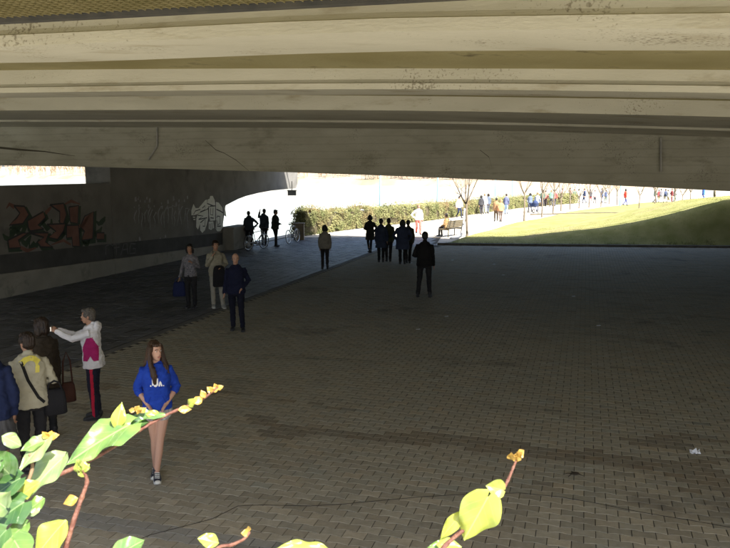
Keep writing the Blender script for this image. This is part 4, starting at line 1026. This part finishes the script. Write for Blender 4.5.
# ------------------------------------------------------------------ turn the raw figures into continuous surfaces
def smooth_np(co, ed, it, lam=.5):
    n_ = len(co); deg = np.zeros(n_); np.add.at(deg, ed[:,0], 1); np.add.at(deg, ed[:,1], 1); deg = np.maximum(deg, 1)[:,None]
    for _ in range(it):
        s_ = np.zeros_like(co); np.add.at(s_, ed[:,0], co[ed[:,1]]); np.add.at(s_, ed[:,1], co[ed[:,0]]); co = co*(1-lam) + lam*s_/deg
    return co
for o, vx, fold, it in BAKE:
    md = o.modifiers.new('remesh', 'REMESH'); md.mode = 'VOXEL'; md.voxel_size = vx; md.use_smooth_shade = True
bpy.context.view_layer.update()
dg = bpy.context.evaluated_depsgraph_get()
for o, vx, fold, it in BAKE:
    ev = o.evaluated_get(dg); me = bpy.data.meshes.new_from_object(ev, depsgraph=dg)
    n_ = len(me.vertices)
    if n_:
        co = np.empty(n_*3); me.vertices.foreach_get('co', co); co = co.reshape(-1,3)
        ed = np.empty(len(me.edges)*2, dtype=np.int32); me.edges.foreach_get('vertices', ed); ed = ed.reshape(-1,2)
        co = smooth_np(co, ed, it)
        if fold:
            me.vertices.foreach_set('co', co.reshape(-1)); me.update()
            nm = np.empty(n_*3); me.vertices.foreach_get('normal', nm); nm = nm.reshape(-1,3); sd_ = hash(o.name) % 97
            sd_ = sum(map(ord, o.name)) % 97
            if 'hair' in o.name and vx < .012:
                cen = co.mean(axis=0); an_ = np.arctan2(co[:,1]-cen[1], co[:,0]-cen[0])
                ds = np.array([noise.noise(Vector((math.cos(a_)*9+sd_, math.sin(a_)*9, c[2]*3.0))) + .8*noise.noise(Vector((math.cos(a_)*22, math.sin(a_)*22, c[2]*4+sd_))) for a_, c in zip(an_, co)])
                co = co + nm*(ds*.011)[:,None]
            elif vx < .03:
                ds = np.array([noise.noise(Vector((c[0]*7+sd_, c[1]*7, c[2]*13+c[0]*6))) + .9*(.35-abs(noise.noise(Vector((c[0]*10+c[2]*5, c[1]*10+sd_, c[2]*19-c[0]*8)))))*1.6 for c in co])
                co = co + nm*(ds*fold*.55)[:,None]
        me.vertices.foreach_set('co', co.reshape(-1)); me.polygons.foreach_set('use_smooth', [True]*len(me.polygons)); me.update()
    old = o.data; nmn = old.name; o.modifiers.clear(); o.data = me; bpy.data.meshes.remove(old); me.name = nmn
for pd_, src, pred, off, m, name in PATCH:
    me = src.data; vmap = {}; vs = []; fs = []
    for pl_ in me.polygons:
        if pred(pl_.center, pl_.normal):
            ids = []
            for vi in pl_.vertices:
                if vi not in vmap: vmap[vi] = len(vs); v_ = me.vertices[vi]; vs.append(v_.co + v_.normal*off)
                ids.append(vmap[vi])
            fs.append(tuple(ids))
    if fs:
        mb = MB(); mb.add(vs, fs); mb.build(name, m, pd_['root'], smooth=True)

def on_surface(pd_, part, mb2d, dirv, origin, off=.006):
    """lay flat strokes (x, z) onto a garment by casting along dirv"""
    me = pd_[part].data; bv = BVHTree.FromPolygons([v.co for v in me.vertices], [p.vertices for p in me.polygons]); out = []
    for x, z, _ in mb2d.v:
        hit = bv.ray_cast(Vector((x, origin, z)), Vector(dirv)); q = hit[0] if hit[0] else Vector((x, -.14, z)); out.append(q - Vector(dirv)*off)
    mb2d.v = [tuple(q) for q in out]; return mb2d
def sub(pts, nsub=6):
    r_ = []
    for a, b in zip(pts, pts[1:]):
        for k in range(nsub): r_.append((a[0]+(b[0]-a[0])*k/nsub, a[1]+(b[1]-a[1])*k/nsub))
    return r_ + [pts[-1]]
mb = MB()
for L_, w_ in (([(-.036,1.315),(-.036,1.225)],.026),([(.014,1.315),(.014,1.235),(-.006,1.215),(-.022,1.228)],.024),([(.034,1.21),(.05,1.275),(.066,1.21)],.017),([(-.072,1.222),(-.058,1.222)],.018),([(.082,1.216),(.094,1.216)],.017)):
    ribbon(mb, sub(L_), w_)
on_surface(girl, 'top', mb, (0,1,0), -.6); mb.build('chest_letters', mat('white_print', (.75,.75,.75), rough=.8), girl['root'])
# pouch pocket edge
mb = MB()
for s in (1,-1): ribbon(mb, sub([(s*.07,1.08),(s*.125,.95)]), .007)
on_surface(girl, 'top', mb, (0,1,0), -.6, .004); mb.build('pocket_seam', cloth('blue_seam', (.008,.025,.2)), girl['root'])
# yellow scarf and strap on the cream jacket (local frame of that person; back is +Y)
mb = MB()
for L_, w_ in (([(-.10,1.40),(-.05,1.45),(0,1.462),(.05,1.45),(.10,1.40)],.06),([(-.06,1.43),(-.075,1.36),(-.07,1.28)],[.03]*6+[.05]*7)):
    ribbon(mb, sub(L_), w_)
on_surface(pc, 'top', mb, (0,-1,0), .6, .012); mb.build('scarf', cloth('yellow_scarf', (.6,.52,.08), (.7,.62,.15)), pc['root'])
mb = MB(); ribbon(mb, sub([(.10,1.43),(.04,1.2),(-.06,.98),(-.13,.90)], 10), .035)
on_surface(pc, 'top', mb, (0,-1,0), .6, .010); mb.build('strap', cloth('black_strap', (.015,.015,.015)), pc['root'])
# light blue collar on the navy sweater
mb = MB(); ribbon(mb, sub([(-.10,1.43),(-.04,1.475),(.04,1.475),(.10,1.43)]), .035)
on_surface(pn, 'top', mb, (0,-1,0), .6, .012); mb.build('collar', cloth('pale_blue_collar', (.2,.3,.5)), pn['root'])

# carried things
def wpos(pd_, p): r_ = pd_['root']; return Vector(r_.location) + Matrix.Rotation(r_.rotation_euler.z,3,'Z') @ (Vector(p)*pd_['k'])
def bag(name, loc, size, colr, label, rz=0.0, strap=.25):
    t = empty(name, loc, rz); tag(t, label, 'bag'); m = cloth(name+'_cloth_'+label[:8].replace(' ','_'), colr)
    sx, sy, sz = size; mb = MB()
    vs = []; 
    for zz_, f in ((-sz,.86),(-sz*.9,1.0),(0,.96),(sz*.7,.86),(sz,.7)):
        for j in range(16):
            an = 2*math.pi*j/16; ca, sa = math.cos(an), math.sin(an); vs.append((sx*f*math.copysign(abs(ca)**.6,ca), sy*f*math.copysign(abs(sa)**.6,sa), zz_))
    mb.add(vs, [(i*16+j, i*16+(j+1)%16, (i+1)*16+(j+1)%16, (i+1)*16+j) for i in range(4) for j in range(16)] + [tuple(range(15,-1,-1)), tuple(64+j for j in range(16))])
    mb.build('pouch', m, t, smooth=True)
    mb = MB(); mb.tube([(-sx*.6,0,sz*.9),(-sx*.45,0,sz+strap*.7),(0,0,sz+strap),(sx*.45,0,sz+strap*.7),(sx*.6,0,sz*.9)], .012, n=6); mb.build('handle', m, t, smooth=True)
    return t
q = wpos(pg, pg['arm'][-1][2] + Vector((-.03,0,-.33))); bag('tote_bag', q, (.17,.06,.19), (.015,.02,.06), 'dark blue tote bag hanging from the hand of the checked shirt', R(10), .12)
q = wpos(pdk, (-.30,.1,.62)); bag('handbag', q, (.10,.06,.13), (.045,.02,.015), 'reddish brown handbag hanging beside the dark brown coat', R(30), .42)
q = wpos(pc, (-.27,.06,.86)); bag('shoulder_bag', q, (.13,.07,.15), (.015,.015,.017), 'black shoulder bag on the hip of the cream jacket', R(30), .10)
q = wpos(ph, ph['arm'][1][2] + Vector((-.06,-.03,-.24))); t = bag('folded_jacket', q, (.17,.08,.26), (.015,.015,.018), 'black jacket draped over the forearm of the pale-jacketed phone user', R(20), .02); t['category'] = 'jacket'
W1, W2 = cw['arm'][1][2], cw['arm'][-1][2]; cc = (W1+W2)*.5 + Vector((0,-.085,.035)); q = wpos(cw, cc)
t = empty('compact_camera', q, cw['root'].rotation_euler.z); tag(t, 'small silver compact camera held out by the grey-haired woman', 'camera')
mb = MB(); mb.box((-.05,-.013,-.03),(.05,.013,.03)); mb.build('camera_body', ALU, t); mb = MB(); mb.tube([(.012,-.012,0),(.012,-.035,0)], .02, n=12); mb.build('lens', STEEL, t, smooth=True)
q = wpos(ph, ph['arm'][-1][2] + Vector((.02,-.01,.09))); t = empty('mobile_phone', q, ph['root'].rotation_euler.z); tag(t, 'black mobile phone held to the ear by the pale-jacketed person', 'phone')
mb = MB(); mb.box((-.01,-.03,-.06),(.01,.03,.06)); mb.build('case', STEEL, t)
# pram on the far path
g = G(533.5,212.6); t = empty('pram', (g.x,g.y,-.02), R(25)); tag(t, 'dark blue pram pushed along the path beside the tree row', 'pram')
mb = MB(); mb.ell((0,0,.68),(.24,.42,.2)); mb.ell((0,-.22,.86),(.24,.24,.24)); mb.build('carriage', cloth('pram_cloth', (.03,.045,.1)), t, smooth=True)
for sx in (-.25,.25):
    for sy in (-.32,.32):
        mb = MB(); N = 16; mb.tube([(sx,sy+.15*math.cos(6.2832*k/N),.16+.15*math.sin(6.2832*k/N)) for k in range(N+1)], .02, n=5, cap=False, ref=(1,0,0)); mb.build('wheel', TYRE, t)
mb = MB()
for sx in (-.22,.22): mb.tube([(sx,-.32,.16),(sx,.25,.55),(sx,.62,1.0)], .015, n=5); mb.tube([(sx,.32,.16),(sx,-.25,.55)], .015, n=5)
mb.tube([(-.22,.62,1.0),(.22,.62,1.0)], .018, n=5); mb.build('chassis', ALU, t)

# litter and cord on the plaza
g = G(695,454); mb = MB(); rl = random.Random(2); nn_ = 7; vs = []
for j in range(nn_):
    for i in range(nn_):
        vs.append((g.x+(i-3)*.02+rl.gauss(0,.008), g.y+(j-3)*.016+rl.gauss(0,.006), .012+abs(rl.gauss(0,.022))))
mb.add(vs, [(j*nn_+i,j*nn_+i+1,(j+1)*nn_+i+1,(j+1)*nn_+i) for j in range(nn_-1) for i in range(nn_-1)])
tag(mb.build('crumpled_paper', mat('white_paper', (.75,.76,.8), rough=.9)), 'crumpled white paper lying on the open plaza paving', 'litter')
g = G(573,475); mb = MB()
for k in range(9):
    an = rl.uniform(0,6.28); Lk = rl.uniform(.05,.12); mb.tube([(g.x,g.y,.012),(g.x+math.cos(an)*Lk*.5,g.y+math.sin(an)*Lk*.5,.022),(g.x+math.cos(an)*Lk,g.y+math.sin(an)*Lk,.008)], [.006,.005,.003], n=4)
mb.ell((g.x+.02,g.y,.02),(.05,.035,.015)); tag(mb.build('dry_twig', mat('dry_twig', (.04,.03,.02), rough=1)), 'dark clump of dry twigs lying on the pavers', 'twigs')
cp = [G(a, b, .003) for a, b in ((120,548),(150,535),(185,526),(212,519),(228,511),(238,506),(262,505),(310,506),(345,504),(365,502),(420,497),(470,494),(520,493),(560,497),(590,502),(640,512),(700,522),(745,530))]
mb = MB(); mb.tube(cp, .0028, n=5, ref=(0,0,1)); tag(mb.build('thin_cord', mat('black_cord', (.02,.018,.015), rough=.8), smooth=True), 'thin dark cord snaking across the pavers', 'cord')
rl2 = random.Random(8)
for k in range(9):
    x = rl2.uniform(1,12); y = rl2.uniform(14,30); mb = MB()
    if x > .45*y: continue
    vs = [(x+rl2.uniform(-.06,.06), y+rl2.uniform(-.06,.06), .006+rl2.uniform(0,.012)) for _ in range(4)]
    vs = [(x-.05,y-.03,.006),(x+.05,y-.035,.012),(x+.045,y+.03,.02),(x-.04,y+.035,.008)]
    mb.add(vs, [(0,1,2,3)]); tag(mb.build('paper_scrap', mat('white_paper', (.75,.76,.8))), 'tiny pale paper scrap on the far plaza paving', 'litter', 'paper scraps')

# ------------------------------------------------------------------ ivy in front of the lens
def leaf_mat(name, c, cv, trans, rough):
    m = bpy.data.materials.new(name); m.use_nodes = True; n = m.node_tree.nodes; l = m.node_tree.links; b = n['Principled BSDF']
    b.inputs['Roughness'].default_value = rough; b.inputs['Specular IOR Level'].default_value = .75
    uvn = n.new('ShaderNodeUVMap'); sep = n.new('ShaderNodeSeparateXYZ'); l.new(uvn.outputs[0], sep.inputs[0])
    def M_(op, a, b_=None, c_=None):
        q = n.new('ShaderNodeMath'); q.operation = op
        for i, s in enumerate((a, b_, c_)):
            if s is None: continue
            if isinstance(s, (int, float)): q.inputs[i].default_value = s
            else: l.new(s, q.inputs[i])
        return q.outputs[0]
    ax = M_('ABSOLUTE', M_('SUBTRACT', sep.outputs[0], .5))
    mid = M_('LESS_THAN', ax, .018)
    ph_ = M_('FRACT', M_('MULTIPLY', M_('SUBTRACT', sep.outputs[1], M_('MULTIPLY', ax, .9)), 5.0))
    sv = M_('LESS_THAN', ph_, .06); vein = M_('MULTIPLY', M_('MAXIMUM', mid, M_('MULTIPLY', sv, .5)), .75)
    tc = n.new('ShaderNodeTexCoord'); nz = n.new('ShaderNodeTexNoise'); nz.inputs['Scale'].default_value = 45; l.new(tc.outputs['Object'], nz.inputs['Vector'])
    rp = n.new('ShaderNodeValToRGB'); rp.color_ramp.elements[0].position = .3; rp.color_ramp.elements[1].position = .7
    rp.color_ramp.elements[0].color = (c[0]*.6, c[1]*.68, c[2]*.8, 1); rp.color_ramp.elements[1].color = (c[0]*1.2, c[1]*1.12, c[2], 1); l.new(nz.outputs['Fac'], rp.inputs[0])
    mx = n.new('ShaderNodeMix'); mx.data_type = 'RGBA'; l.new(vein, mx.inputs[0]); l.new(rp.outputs[0], mx.inputs[6]); mx.inputs[7].default_value = (*cv, 1)
    l.new(mx.outputs[2], b.inputs['Base Color'])
    bp = n.new('ShaderNodeBump'); bp.inputs['Strength'].default_value = .5; bp.inputs['Distance'].default_value = .002; l.new(M_('ADD', M_('MULTIPLY', vein, -1), nz.outputs['Fac']), bp.inputs['Height']); l.new(bp.outputs[0], b.inputs['Normal'])
    tr = n.new('ShaderNodeBsdfTranslucent'); ms = n.new('ShaderNodeMixShader'); ms.inputs[0].default_value = trans; l.new(mx.outputs[2], tr.inputs[0])
    l.new(b.outputs[0], ms.inputs[1]); l.new(tr.outputs[0], ms.inputs[2]); l.new(ms.outputs[0], n['Material Output'].inputs[0]); return m
LF = {'green': leaf_mat('ivy_leaf_green', (.14,.24,.06), (.28,.38,.15), .3, .26), 'dark': leaf_mat('ivy_leaf_dark', (.05,.11,.03), (.15,.22,.09), .15, .2),
      'lime': leaf_mat('ivy_leaf_lime', (.36,.42,.07), (.48,.52,.16), .42, .3), 'gold': leaf_mat('ivy_leaf_gold', (.44,.27,.05), (.55,.4,.1), .4, .4), 'pale': leaf_mat('ivy_leaf_pale', (.22,.31,.13), (.36,.43,.23), .3, .22)}
STEM = mat('ivy_stem_red', (.085,.03,.022), (.15,.07,.045), scale=90, rough=.55, bump=.4, bscale=200); STEMB = mat('ivy_stem_brown', (.14,.09,.05), (.22,.15,.09), scale=60, rough=.7)
SHAPES = {'heart': [(0,.10),(.06,.62),(.18,.92),(.34,1.0),(.5,.9),(.66,.66),(.82,.38),(.93,.15),(1,.02)],
          'lobed': [(0,.12),(.05,.55),(.16,.80),(.28,1.0),(.36,.82),(.50,.58),(.66,.52),(.82,.33),(.93,.14),(1,.02)],
          'oval': [(0,.05),(.1,.48),(.24,.82),(.4,1.0),(.56,.97),(.72,.78),(.86,.46),(.95,.2),(1,.02)],
          'lance': [(0,.05),(.12,.5),(.3,.9),(.45,1.0),(.62,.8),(.78,.5),(.9,.22),(1,.02)]}
def leaf(parent, root, tip, width, kind, colr, normal, fold=.25, curl=.12, wav=.05, seed=0):
    """root, tip: world points; width: half width over length; normal: rough facing"""
    root = Vector(root); tip = Vector(tip); ax = tip-root; Ln = ax.length; ax.normalize(); nn = Vector(normal); nn = (nn - ax*nn.dot(ax)).normalized(); sd = ax.cross(nn)
    sh0 = SHAPES[kind]; sh = []
    for i in range(len(sh0)-1):
        p0, p1, p2, p3 = sh0[max(i-1,0)], sh0[i], sh0[i+1], sh0[min(i+2,len(sh0)-1)]
        for k in range(3):
            u_ = k/3; sh.append((p1[0]+(p2[0]-p1[0])*u_, max(.02, .5*((2*p1[1])+(p2[1]-p0[1])*u_+(2*p0[1]-5*p1[1]+4*p2[1]-p3[1])*u_*u_+(3*p1[1]-p0[1]-3*p2[1]+p3[1])*u_**3))))
    sh.append(sh0[-1])
    NC = 11; vs = []; uv = []; rq = random.Random(seed)
    for t_, w_ in sh:
        for c in range(NC):
            f = (c/(NC-1))*2-1
            hh = fold*abs(f)*w_*width*Ln - curl*Ln*(t_-.3)**2*1.6 + wav*Ln*math.sin(t_*9+f*2.5+seed)*abs(f) + .016*Ln*math.sin(t_*17-abs(f)*7+seed)*abs(f) - .10*width*Ln*(f*f)*w_*(1 if seed % 2 else -.3)
            q = root + ax*(t_*Ln) + sd*(f*w_*width*Ln) + nn*hh
            if kind in ('heart','lobed') and t_ < .2: q -= ax*(abs(f)**2*(.2-t_)*Ln*.75)
            vs.append(q); uv.append((.5+f*w_*.5, t_))
    fs = [(i*NC+j,i*NC+j+1,(i+1)*NC+j+1,(i+1)*NC+j) for i in range(len(sh)-1) for j in range(NC-1)]
    mb = MB(); off = parent.location; mb.add([q-off for q in vs], fs); o = mb.build('leaf', LF[colr], parent, smooth=True)
    ul = o.data.uv_layers.new(name='UVMap'); 
    for lp in o.data.loops: ul.data[lp.index].uv = uv[lp.vertex_index]
    return o
def vine(label, pts, rad, m=STEM):
    """pts: (px, py, depth) control points of the visible stem; the first ones drop to the parapet"""
    P3 = [D(*q) for q in pts]; b0 = P3[0]; foot = Vector((b0.x*.9, .30, 2.60))
    t = empty('ivy_vine', foot); tag(t, label, 'ivy')
    full = [foot, foot.lerp(b0,.5)+Vector((0,.05,.03))] + P3
    sm_ = []
    for i in range(len(full)-1):
        p0 = full[max(i-1,0)]; p1 = full[i]; p2 = full[i+1]; p3 = full[min(i+2,len(full)-1)]
        for k in range(5):
            u_ = k/5; sm_.append(.5*((2*p1)+(p2-p0)*u_+(2*p0-5*p1+4*p2-p3)*u_*u_+(3*p1-p0-3*p2+p3)*u_**3))
    sm_.append(full[-1]); N = len(sm_)
    mb = MB(); mb.tube([q-foot for q in sm_], [rad*(1-.55*i/N)*(1.18 if i % 5 == 0 else 1) for i in range(N)], n=8); mb.build('stem', m, t, smooth=True)
    return t
def lf(t, r, tp, width, kind, colr, normal=(0,-.75,.65), **k):
    root = D(*r); tip = D(*tp); o = leaf(t, root, tip, width, kind, colr, normal, **k); return o
def buds(t, pts, colr='gold', s=.006):
    s = s*.62
    for i, q in enumerate(pts):
        c = D(*q); rb = random.Random(i*7+int(q[0]))
        for k in range(3):
            d = Vector((rb.gauss(0,1), rb.gauss(0,.4), rb.uniform(.2,1.2))).normalized(); leaf(t, c, c+d*s*rb.uniform(1.4,2.6), .42, 'lance', colr, (rb.gauss(0,.4),-.8,.5), seed=k)
# main arching shoot
va = vine('long arching ivy shoot with reddish tip reaching past the girl in blue', [(-30,520,.72),(20,492,.76),(70,470,.80),(100,455,.82),(125,440,.84),(150,424,.86),(175,411,.88),(198,402,.9),(212,392,.91),(217,388,.915)], .0030, STEM)
lf(va,(130,424,.845),(62,463,.80),.33,'lobed','green',(-.1,-.62,.8),seed=1,fold=.28)
lf(va,(116,430,.84),(122,402,.85),.26,'lance','lime',(.3,-.8,.4),seed=2,fold=.45)
lf(va,(150,422,.86),(111,427,.85),.22,'oval','dark',(0,-.5,.9),seed=3)
lf(va,(165,414,.87),(122,420,.86),.20,'oval','green',(0,-.35,1),seed=13)
lf(va,(160,416,.87),(146,414,.865),.36,'oval','lime',(0,-.8,.6),seed=4)
lf(va,(178,410,.88),(192,409,.885),.30,'lance','gold',(0,-.8,.5),seed=5)
lf(va,(188,406,.89),(196,399,.885),.36,'lance','lime',(0,-.9,.4),seed=6)
lf(va,(194,404,.89),(203,396,.9),.36,'lance','gold',(.2,-.9,.4),seed=7)
lf(va,(205,398,.9),(201,390,.9),.36,'lance','gold',(.2,-.9,.4),seed=8)
buds(va, [(213,392,.91),(217,389,.915),(140,413,.86),(135,411,.86)], 'gold', .007)
# left clump
vb_ = vine('bushy ivy shoot of dark and pale leaves beside the navy sweater', [(-40,560,.62),(-10,520,.66),(20,495,.68),(32,470,.69),(30,455,.69)], .0030, STEMB)
for r, tp, wd, kd, cl, nr, sd_ in [((2,436,.68),(22,446,.69),.34,'oval','pale',(0,-.7,.7),1),((46,440,.7),(20,450,.69),.30,'oval','green',(0,-.6,.8),2),((48,438,.7),(18,470,.68),.30,'heart','pale',(-.2,-.7,.6),3),
        ((62,458,.72),(24,497,.69),.36,'heart','pale',(-.35,-.75,.5),4),((10,474,.66),(-16,452,.64),.38,'heart','dark',(.2,-.7,.7),5),((20,478,.67),(-14,500,.66),.45,'heart','dark',(0,-.6,.8),6),
        ((24,502,.66),(-16,530,.64),.5,'lobed','dark',(.1,-.7,.7),7),((40,482,.68),(14,500,.67),.34,'oval','lime',(0,-.6,.8),8),((45,498,.68),(28,510,.67),.42,'oval','green',(0,-.7,.7),9),((40,511,.67),(22,516,.66),.24,'oval','pale',(0,-.6,.8),10),
        ((26,524,.65),(2,545,.64),.36,'heart','green',(.1,-.7,.7),11),((6,530,.63),(-16,556,.62),.45,'heart','dark',(.1,-.7,.7),12),((0,462,.65),(-26,482,.64),.5,'heart','dark',(.1,-.6,.8),14),((6,508,.64),(-16,492,.62),.4,'lobed','pale',(.3,-.7,.6),15),((14,540,.62),(30,566,.6),.42,'heart','green',(0,-.7,.7),16)]:
    lf(vb_, r, tp, wd, kd, cl, nr, seed=sd_)
buds(vb_, [(49,438,.7)], 'gold', .007)
# red shoot curving up near the bottom left
vc = vine('stout red ivy shoot with curled golden tip and lime leaf', [(55,600,.62),(66,548,.64),(74,520,.65),(82,497,.66),(87,482,.665),(84,473,.665),(80,471,.665)], .0031, STEM)
lf(vc,(66,520,.64),(34,556,.62),.40,'oval','lime',(-.2,-.75,.6),seed=1,fold=.15)
lf(vc,(78,498,.66),(63,504,.655),.38,'lance','gold',(0,-.8,.5),seed=2)
buds(vc, [(84,474,.665),(81,472,.665)], 'lime', .009)
vd = vine('short ivy sprig with a single lime leaf and a pinkish tip at the bottom', [(190,600,.62),(214,552,.65),(232,545,.66),(244,539,.665),(249,533,.67)], .0026, STEM)
lf(vd,(219,543,.66),(198,538,.655),.34,'oval','lime',(0,-.7,.7),seed=3)
lf(vd,(118,556,.62),(145,538,.64),.42,'heart','green',(0,-.6,.8),seed=4)
buds(vd, [(249,533,.67)], 'gold', .006)
ve = vine('ivy tip with a flat lime leaf poking up below the cord', [(330,620,.62),(332,580,.64),(330,560,.65)], .003, STEMB)
lf(ve,(328,549,.66),(277,546,.65),.16,'oval','lime',(0,-.45,.9),seed=5)
vf = vine('upright ivy shoot with a large bright lime leaf and red tip', [(410,640,.6),(420,580,.63),(446,545,.655),(470,525,.665),(488,507,.67),(500,494,.675),(508,480,.68),(513,468,.685),(517,459,.69)], .0026, STEM)
lf(vf,(488,497,.66),(464,541,.66),.42,'heart','lime',(.15,-.95,.2),seed=1,fold=.12,curl=.05)
lf(vf,(503,490,.672),(486,486,.67),.52,'heart','lime',(.1,-.9,.3),seed=2)
lf(vf,(463,511,.665),(440,540,.66),.20,'lance','lime',(-.2,-.9,.3),seed=3)
lf(vf,(458,543,.66),(426,548,.655),.2,'lance','green',(0,-.6,.8),seed=4)
lf(vf,(436,545,.655),(462,546,.655),.26,'oval','lime',(0,-.6,.8),seed=6)
buds(vf, [(517,456,.69),(515,461,.69),(512,460,.69)], 'gold', .007)
print('scene built', len(bpy.data.objects))
